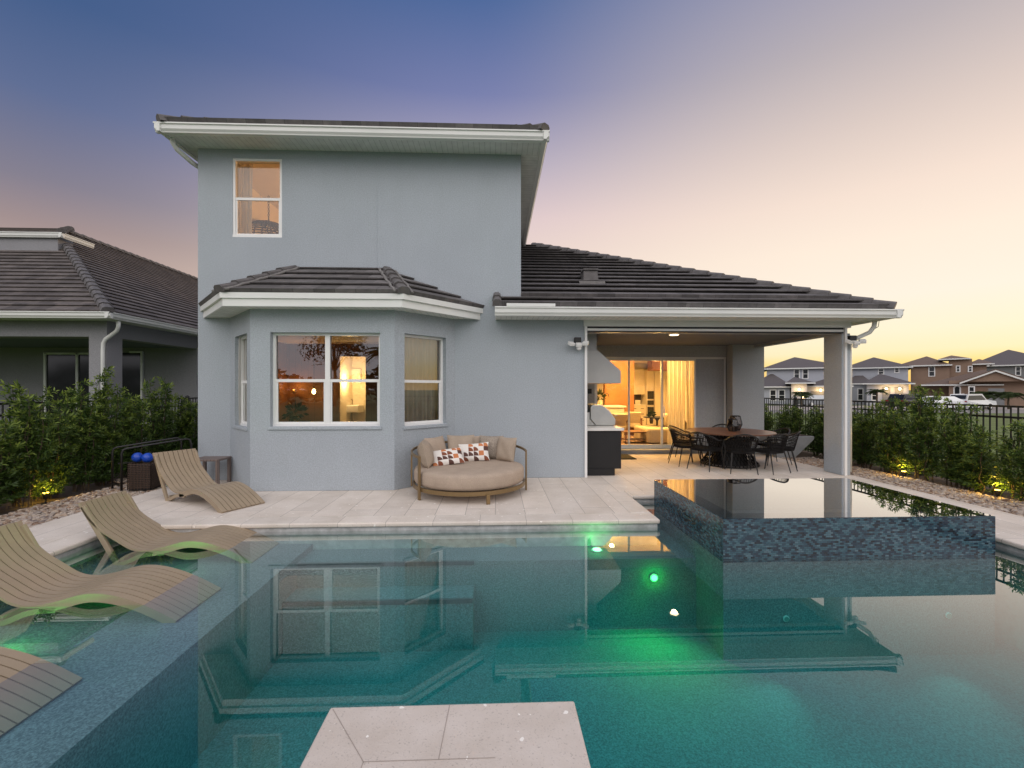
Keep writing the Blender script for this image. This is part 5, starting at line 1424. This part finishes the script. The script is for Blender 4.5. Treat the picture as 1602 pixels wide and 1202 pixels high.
slope_poly(r, [(-24, 14.35, 6.62), (-13.6, 14.35, 6.62), (-15.4, 16.6, 7.5), (-24, 16.6, 7.5)], .275, .036)
nr = r.build('roof', m_nroof, nb)
c = MB(); caps(c, (NX, NY, NZ), (-13.75, 14.7, NZ + sl_ * 4.55), .15, .11); c.build('ridge_cap', m_cap, nr); c = MB(); caps(c, (-13.6, 14.35, 6.64), (-15.4, 16.6, 7.52), .13, .1); c.build('ridge_cap', m_cap, nr); c = MB(); caps(c, (-15.6, 16.5, 7.44), (-15.6, 45, 7.44), .14, .1); c.build('ridge_cap', m_cap, nr)
MB().box(-24, 14.40, 6.0, -13.75, 14.9, 6.62).build('dormer_wall', m_nst, nb)
g = MB(); gutter(g, (-24, NY, NZ - .17), (NX + .11, NY, NZ - .17), (0, -1, 0), .11, .15); gutter(g, (NX, 44, NZ - .17), (NX, NY - .11, NZ - .17), (1, 0, 0), .11, .15); gutter(g, (-24, 14.36, 6.44), (-13.5, 14.36, 6.44), (0, -1, 0), .1, .15); gutter(g, (-13.6, 15.4, 6.44), (-13.6, 14.26, 6.44), (1, 0, 0), .1, .15)
g.build('gutter', m_gutter, nb)
s = MB(); s.box(-24, NY, NZ - .16, NX, 11.3, NZ - .14).box(-9.62, 11.3, NZ - .16, NX, 44, NZ - .14); s.build('soffit', m_soffit, nb)
d = MB(); d.tube([(-9.22, 11.15, NZ - .15), (-9.22, 11.15, NZ - .32), (-9.3, 11.2, NZ - .42), (-9.6, 11.24, NZ - .62), (-9.66, 11.25, NZ - .72), (-9.67, 11.25, NZ - .9), (-9.67, 11.25, 0)], .045, 10); d.build('downspout', m_gutter, nb, smooth=True)

# ================================================================== ACROSS THE STREET
class Far:
    """local frame of a thing far off: x across the view, y away, metres; built where it stands"""
    def __init__(s, px, D, z=-.54):
        s.th = math.atan((px - 801) / FPX); s.az = s.th + PSI; s.D = D; s.px = px; s.z = z
        Rr = D / math.cos(s.th); s.loc = (Rr * math.sin(s.az), Rr * math.cos(s.az), z); s.kx = D * math.cos(s.th) / FPX; s.kz = D / FPX
    def X(s, px): return (px - s.px) * s.kx
    def Z(s, py, y=0): return CAMZ + (HY - py) * s.kz * (1 + y * math.cos(s.th) / s.D) - s.z
m_wwhite = M('far_white_stucco', (.42, .44, .49), .9, var=.05)
m_wtan = M('far_tan_stucco', (.27, .185, .135), .9, var=.06)
m_wgrey = M('far_grey_stucco', (.20, .205, .21), .9, var=.06)
m_rgrey = slats_mat('far_grey_roof_tile', (.115, .098, .095), 2, .16, .5, .3)
m_rtan = slats_mat('far_brown_roof_tile', (.16, .105, .075), 2, .16, .5, .3)
def hip(mb, fm, x0, x1, y0, y1, ze, zr, ap=None):
    """hip roof over a rectangle; ap = x of the ridge centre"""
    h2 = (y1 - y0) / 2; w2 = (x1 - x0) / 2; ap = (x0 + x1) / 2 if ap is None else ap
    rl = max(0.05, w2 - h2) if w2 > h2 else .05
    a = max(x0 + .1, ap - rl); b = min(x1 - .1, ap + rl); ym = (y0 + y1) / 2
    mb.add([(x0, y0, ze), (x1, y0, ze), (x1, y1, ze), (x0, y1, ze), (a, ym, zr), (b, ym, zr)], [(0, 1, 5, 4), (1, 2, 5), (2, 3, 4, 5), (3, 0, 4), (3, 2, 1, 0)])
    fm.box(x0 - .02, y0 - .03, ze - .14, x1 + .02, y0 + .1, ze + .02).box(x0 - .03, y0 + .1, ze - .14, x0 + .1, y1, ze + .019).box(x1 - .1, y0 + .1, ze - .14, x1 + .03, y1, ze + .019)
def far_house(label, F, wallmat, roofmat, boxes, roofs, wins, doors=(), lamps_=(), gables=(), arches=()):
    t = thing('far_house', label, 'house', F.loc, -F.az, 'houses across the street')
    w = MB()
    for p0, p1, py, y0, y1 in boxes: w.box(F.X(p0), y0, 0, F.X(p1), y1, F.Z(py, y0))
    for p0, p1, pk, pe, pr_, y0, y1 in gables:
        w.prism([(F.X(p0), F.Z(pe)), (F.X(p1), F.Z(pe)), (F.X(pk), F.Z(pr_))], lambda a, b, q: (a, q, b), y0, y1)
    w.build('wall', wallmat, t, local=True)
    fm = MB()
    for p0, p1, ap, pe, pr_, y0, y1 in roofs:
        r_ = MB(); hip(r_, fm, F.X(p0), F.X(p1), y0, y1, F.Z(pe, y0), F.Z(pr_, (y0 + y1) / 2), F.X(ap)); r_.build('roof', roofmat, t, local=True)
    for p0, p1, pk, pe, pr_, y0, y1 in gables:
        r_ = MB()
        a, k, b = (F.X(p0) - .4, F.Z(pe) - .12), (F.X(pk), F.Z(pr_) + .12), (F.X(p1) + .4, F.Z(pe) - .12)
        for u, v in ((a, k), (k, b)):
            r_.prism([u, v, (v[0], v[1] + .14), (u[0], u[1] + .14)], lambda x, z, q: (x, q, z), y0 - .4, y1)
            fm.prism([u, v, (v[0], v[1] - .2), (u[0], u[1] - .2)], lambda x, z, q: (x, q, z), y0 - .42, y0 - .3)
        r_.build('roof', roofmat, t, local=True)
    fm.build('fascia', m_trim, t, local=True)
    for p0, q0, p1, q1, y in wins:
        x0, x1, z0, z1 = F.X(p0), F.X(p1), F.Z(q1, y), F.Z(q0, y); f = MB(); th = .11
        f.box(x0 - th, y - .07, z0 - th, x1 + th, y + .0, z0).box(x0 - th, y - .07, z1, x1 + th, y, z1 + th).box(x0 - th, y - .069, z0, x0, y, z1).box(x1, y - .069, z0, x1 + th, y, z1).box(x0, y - .05, (z0 + z1) / 2 - .03, x1, y, (z0 + z1) / 2 + .03)
        fo = f.build('window', m_vinyl, t, local=True)
        MB().face((x0, y - .02, z0), (x1, y - .02, z0), (x1, y - .02, z1), (x0, y - .02, z1)).build('pane', m_carglass, fo, local=True)
    for p0, q0, p1, q1, y in arches:
        x0, x1, z0, z1 = F.X(p0), F.X(p1), F.Z(q1), F.Z(q0); rr = (x1 - x0) / 2; cxx = (x0 + x1) / 2
        def out(e): return [(x0 - e, z0 - e), (x1 + e, z0 - e)] + [(cxx + (rr + e) * math.cos(q), z1 - rr + (rr + e) * math.sin(q)) for q in [k * math.pi / 10 for k in range(11)]]
        fo = MB().prism(out(.14), lambda a, b, q: (a, q, b), y - .05, y).build('window', m_vinyl, t, local=True)
        MB().prism(out(0), lambda a, b, q: (a, q, b), y - .07, y - .052).build('pane', m_carglass, fo, local=True)
    for p0, q0, p1, q1, y in doors:
        MB().box(F.X(p0), y - .05, .02, F.X(p1), y, F.Z(q0)).build('garage_door', m_wgrey, t, local=True)
    for p, q, y in lamps_:
        MB().lathe([(.04, F.Z(q) - .16), (.13, F.Z(q) - .1), (.15, F.Z(q) + .14), (.05, F.Z(q) + .2)], 10, (F.X(p), y - .22)).build('porch_lamp', m_porch, t, local=True)
        l = lamp('POINT', (0, 0, 0), 60, (1, .62, .25), t, .1); l.location = (F.X(p), y - .5, F.Z(q))
    return t
far_house('white two storey house across the street seen between porch wall and corner column', Far(1245, 62), m_wwhite, m_rgrey,
          [(1196, 1318, 576, 3, 13), (1180, 1236, 605, -1, 3), (1238, 1262, 600, -2, 3), (1262, 1322, 604, .5, 3)],
          [(1186, 1330, 1243, 576, 559, 2.4, 13.6), (1165, 1242, 1205, 605, 584, -1.6, 8), (1229, 1274, 1243, 599, 590, -2.6, 3.4), (1255, 1330, 1290, 604, 594, -.1, 6)],
          [(1243, 579, 1250, 592, 3), (1257, 579, 1264, 592, 3), (1205, 611, 1213, 627, -1), (1219, 611, 1227, 627, -1)], [(1268, 612, 1300, 632, .5)], [(1250, 610, -2), (1283, 611, .5)])
far_house('pale blue white house with a lit two door garage beside the corner column', Far(1375, 62), m_wwhite, m_rgrey,
          [(1318, 1421, 575, 3, 13), (1322, 1360, 600, 0, 3), (1356, 1419, 600, -2, 3)],
          [(1312, 1428, 1366, 575, 559, 2.4, 13.6), (1318, 1366, 1342, 600, 583, -.5, 9), (1350, 1428, 1377, 600, 585, -2.6, 6)],
          [(1375, 578, 1382, 585, 3), (1401, 577, 1406, 583, 3), (1342, 609, 1349, 626, 0), (1365, 612, 1371, 626, -2)], [(1380, 606, 1392, 632, -2), (1399, 606, 1411, 632, -2)], [(1386, 609, -2), (1406, 609, -2)])
far_house('tan stucco house with brown tile roofs and an arched window across the street', Far(1470, 60), m_wtan, m_rtan,
          [(1421, 1486, 572, 4, 14), (1486, 1522, 563, 5, 14), (1424, 1483, 601, 1, 5), (1522, 1545, 572, 6, 14)],
          [(1393, 1490, 1447, 571, 557, 3.4, 14.6), (1468, 1519, 1490, 562, 557, 4.4, 12), (1440, 1562, 1540, 602, 580, -1.4, 9), (1514, 1556, 1535, 571, 564, 5.4, 12)],
          [(1453, 574, 1461, 588, 4), (1498, 574, 1502, 582, 5), (1517, 575, 1521, 582, 5), (1514, 606, 1520, 619, -2.2)], [(1540, 608, 1562, 632, -2.2)], [], [(1506, 1592, 1550, 598, 583, -2.2, 9)], [(1493, 605, 1500, 621, -1)])
t_ = bpy.data.objects[-1]
F3 = Far(1470, 60)
h3 = [o for o in bpy.data.objects if o.get('label', '').startswith('tan stucco')][0]
MB().box(F3.X(1484), -1, 0, F3.X(1590), 9, F3.Z(596)).build('wall', m_wtan, h3, local=True)
far_house('large grey house with a high tiled roof at the picture edge across the street', Far(1585, 66), m_wgrey, m_rgrey,
          [(1530, 1660, 571, 2, 14)], [(1508, 1672, 1577, 571, 547, 1.4, 14.6)], [(1590, 575, 1596, 587, 2), (1604, 575, 1610, 587, 2)])

def car(label, px, D, rot, mat, prof, glassp, L, W=1.85):
    F = Far(px, D); t = thing('parked_car', label, 'car', F.loc, -F.az + R(rot), 'cars parked on the driveways')
    # body: lofted side profile, narrower at the roof
    def ring_(y, sc_): return [(x, y * (sc_ if z > .95 else 1), z) for x, z in prof]
    n = len(prof); st = [(-W / 2, .8), (-W / 2 + .12, .86), (0, .9), (W / 2 - .12, .86), (W / 2, .8)]
    vs = []
    for y, k in st:
        for x, z in prof:
            inset_ = .10 if abs(y) == W / 2 else 0
            yy = y * (.80 if z > 1.0 else 1) if abs(y) == W / 2 else y * (.86 if z > 1.0 else 1)
            vs.append((x, yy, z + (.02 if y == 0 and z > .8 else 0)))
    fs = [(i * n + k, i * n + (k + 1) % n, (i + 1) * n + (k + 1) % n, (i + 1) * n + k) for i in range(len(st) - 1) for k in range(n)] + [tuple(range(n)), tuple(range((len(st) - 1) * n, len(st) * n))[::-1]]
    MB().add(vs, fs).build('body', mat, t, local=True, bevel=.05)
    for sy in (-1, 1):
        MB().add([(x, sy * W / 2 * (.86 - .055 * (z - 1.0) / .5) + sy * .015, z) for x, z in glassp], [tuple(range(len(glassp)))[::sy]]).build('side_window', m_carglass, t, local=True)
    zt = max(z for x, z in prof)
    bx = [p for p in prof if p[1] > .95]
    back = min(bx); front = max(bx)
    for (x0, z0), (x1, z1), nm in ((bx[0], bx[1], 'rear_window'), (bx[-1], bx[-2], 'windscreen')):
        sg = -1 if nm == 'rear_window' else 1
        e0, e1 = .2, .85
        a = (x0 + (x1 - x0) * e0 + sg * .045, z0 + (z1 - z0) * e0 + .03); b = (x0 + (x1 - x0) * e1 + sg * .045, z0 + (z1 - z0) * e1 + .03)
        MB().add([(a[0], -W * .38, a[1]), (a[0], W * .38, a[1]), (b[0], W * .35, b[1]), (b[0], -W * .35, b[1])], [(0, 1, 2, 3)]).build(nm, m_carglass, t, local=True)
    x_b = min(p[0] for p in prof)
    for sy in (-1, 1):
        MB().box(x_b - .01, sy * W * .30, .86, x_b + .14, sy * W * .475, 1.0).build('tail_lamp', m_tail, t, local=True)
        for xw in (-L * .30, L * .30):
            wm = MB(); pr_ = [(.12, -.11), (.30, -.11), (.34, -.07), (.34, .07), (.30, .11), (.12, .11)]
            v = [(xw + r_ * math.cos(a), sy * (W / 2 - .1) + y, .34 + r_ * math.sin(a)) for a in [k * math.pi / 9 for k in range(18)] for r_, y in pr_]
            wm.add(v, [(k * 6 + q, k * 6 + q + 1, ((k + 1) % 18) * 6 + q + 1, ((k + 1) % 18) * 6 + q) for k in range(18) for q in range(5)])
            wo = wm.build('wheel', m_tyre, t, local=True)
            rm_ = MB(); v = [(xw + .2 * math.cos(a), sy * (W / 2 + .012), .34 + .2 * math.sin(a)) for a in [k * math.pi / 9 for k in range(18)]]
            rm_.add(v, [tuple(range(18))[::-sy]]).build('rim', m_gutter, wo, local=True)
    return t
SUV = [(-2.3, .35), (-2.34, .95), (-2.2, 1.05), (-1.85, 1.66), (.35, 1.70), (1.05, 1.08), (2.2, .92), (2.32, .62), (2.3, .35)]
SUVG = [(-2.0, 1.08), (-1.75, 1.55), (.25, 1.58), (.85, 1.10)]
SED = [(-2.3, .32), (-2.35, .85), (-2.1, 1.02), (-1.25, 1.42), (.1, 1.44), (1.0, 1.0), (2.2, .82), (2.34, .55), (2.3, .32)]
SEDG = [(-1.75, 1.02), (-1.15, 1.34), (.05, 1.36), (.75, 1.02)]
car('white parked sport utility car with dark windows across the street', 1519, 48, 62, m_carw, SUV, SUVG, 4.65, 1.9)
car('white parked sedan just beside the white sport utility car', 1480, 47.5, 48, m_carw, SED, SEDG, 4.6)
car('silver parked sedan farther back beyond the white sedan', 1452, 50, 40, m_carg, SED, SEDG, 4.6)
car('black parked sport utility car before the lit garage doors', 1424, 50, 55, m_card, SUV, SUVG, 4.65, 1.95)
car('pale car seen under the lit garage lamp between porch wall and column', 1281, 57, 30, m_carg, SED, SEDG, 4.6)

def palm(label, loc, h, nf=16, L=1.3, s=1.0, grp='palms by the far houses'):
    t = thing('palm', label, 'palm tree', loc, random.uniform(0, 6), grp)
    MB().tube([(0, 0, 0), (.03, .02, h * .5), (0, 0, h)], [.12 * s, .09 * s, .08 * s], 8).build('trunk', m_stem, t, local=True)
    m = MB()
    for k in range(nf):
        a = k * 2.4; up = .35 + 1.0 * random.random()
        pts = []; 
        for q in range(9):
            f = q / 8; r_ = L * f * math.cos(up * (1 - f * .6)); z = h + L * (math.sin(up) * f - .75 * f * f)
            pts.append(Vector((r_ * math.cos(a), r_ * math.sin(a), z)))
        for q in range(8):
            d = (pts[q + 1] - pts[q]); sd = d.cross(Vector((0, 0, 1))).normalized()
            for e in (0, .33, .66):
                p = pts[q] + d * e
                for sg in (-1, 1):
                    ll = L * .34 * (1 - abs(q - 3) / 8)
                    m.face(p, p + sd * sg * ll * .5 + d * .5 + Vector((0, 0, .02)), p + sd * sg * ll + d.normalized() * ll * .5 - Vector((0, 0, ll * .35)))
    m.build('crown', m_palmleaf, t, local=True)
for lab, px, D, h, L in (('small palm before the tan house near its garage', 1542, 50, 1.5, 1.5), ('bushy palm at the picture edge before the grey house', 1578, 49, 1.4, 1.7), ('small palm before the white house seen between porch wall and column', 1254, 55, 1.5, 1.3), ('slim palm between the corner column and the lit garage', 1372, 50, 1.9, 1.1)):
    palm(lab, Far(px, D).loc, h, 20, L)

def tree(label, loc, h, r, mat, n, cat='tree', name='tree', q=.3, grp=None):
    t = thing(name, label, cat, loc, 0, grp)
    m = MB(); m.tube([(0, 0, 0), (.1, .05, h * .3), (0, 0, h * .6)], [.22, .17, .1], 8)
    blobs = []
    for k in range(9):
        a = k * 2.4; rr = r * random.uniform(.25, .75); c = Vector((rr * math.cos(a), rr * math.sin(a), h * random.uniform(.45, .92))); blobs.append((c, r * random.uniform(.35, .55)))
        m.tube([(0, 0, h * .35), tuple(c)], [.09, .03], 5)
    m.build('trunk', m_stem, t, local=True)
    f = MB()
    for _ in range(n):
        c, br = random.choice(blobs); d = Vector((random.gauss(0, 1), random.gauss(0, 1), random.gauss(0, 1))).normalized(); p = c + d * br * random.random() ** .4
        s_ = d.cross(Vector((random.random(), random.random(), random.random()))).normalized(); e = s_.cross(d).normalized()
        f.face(p, p + s_ * q * .5 + e * q * .3, p + s_ * q, p + s_ * q * .5 - e * q * .3)
    f.build('crown', mat, t, local=True)
# the wooded strip on the far side of the garden, behind the viewer: it is what the windows mirror
f = MB()
for _ in range(9000):
    x = random.uniform(-75, 75); hh = 4.4 + 1.3 * math.sin(x * .11 + 1) + .8 * math.sin(x * .37); p = Vector((x, random.uniform(-44, -38), hh * random.random() ** .6))
    a = random.uniform(0, 6.3); s_ = Vector((math.cos(a), .4 * math.sin(a), random.uniform(-.4, .6))).normalized(); e = Vector((random.uniform(-1, 1), random.uniform(-.5, .5), random.uniform(-1, 1))).normalized(); q = random.uniform(.6, 1.2)
    f.face(p, p + s_ * q * .5 + e * q * .3, p + s_ * q, p + s_ * q * .5 - e * q * .3)
o = f.build('woods', m_treeleaf, None); tag(o, 'dark line of trees mirrored in the bay window', 'woods', kind='stuff')
tree('broad dark tree mirrored at the edge of the bay window', (-17, -32, -.12), 10.5, 3.6, m_treeleaf, 3200)
palm('tall palm mirrored in the bay window, at its bulb side', (-7.5, -33, -.12), 6.2, 24, 3.0, 1.6, 'palms mirrored in the window')
palm('tall palm mirrored in the bay window beside the other palm', (-12, -34, -.12), 5.6, 22, 2.6, 1.6, 'palms mirrored in the window')
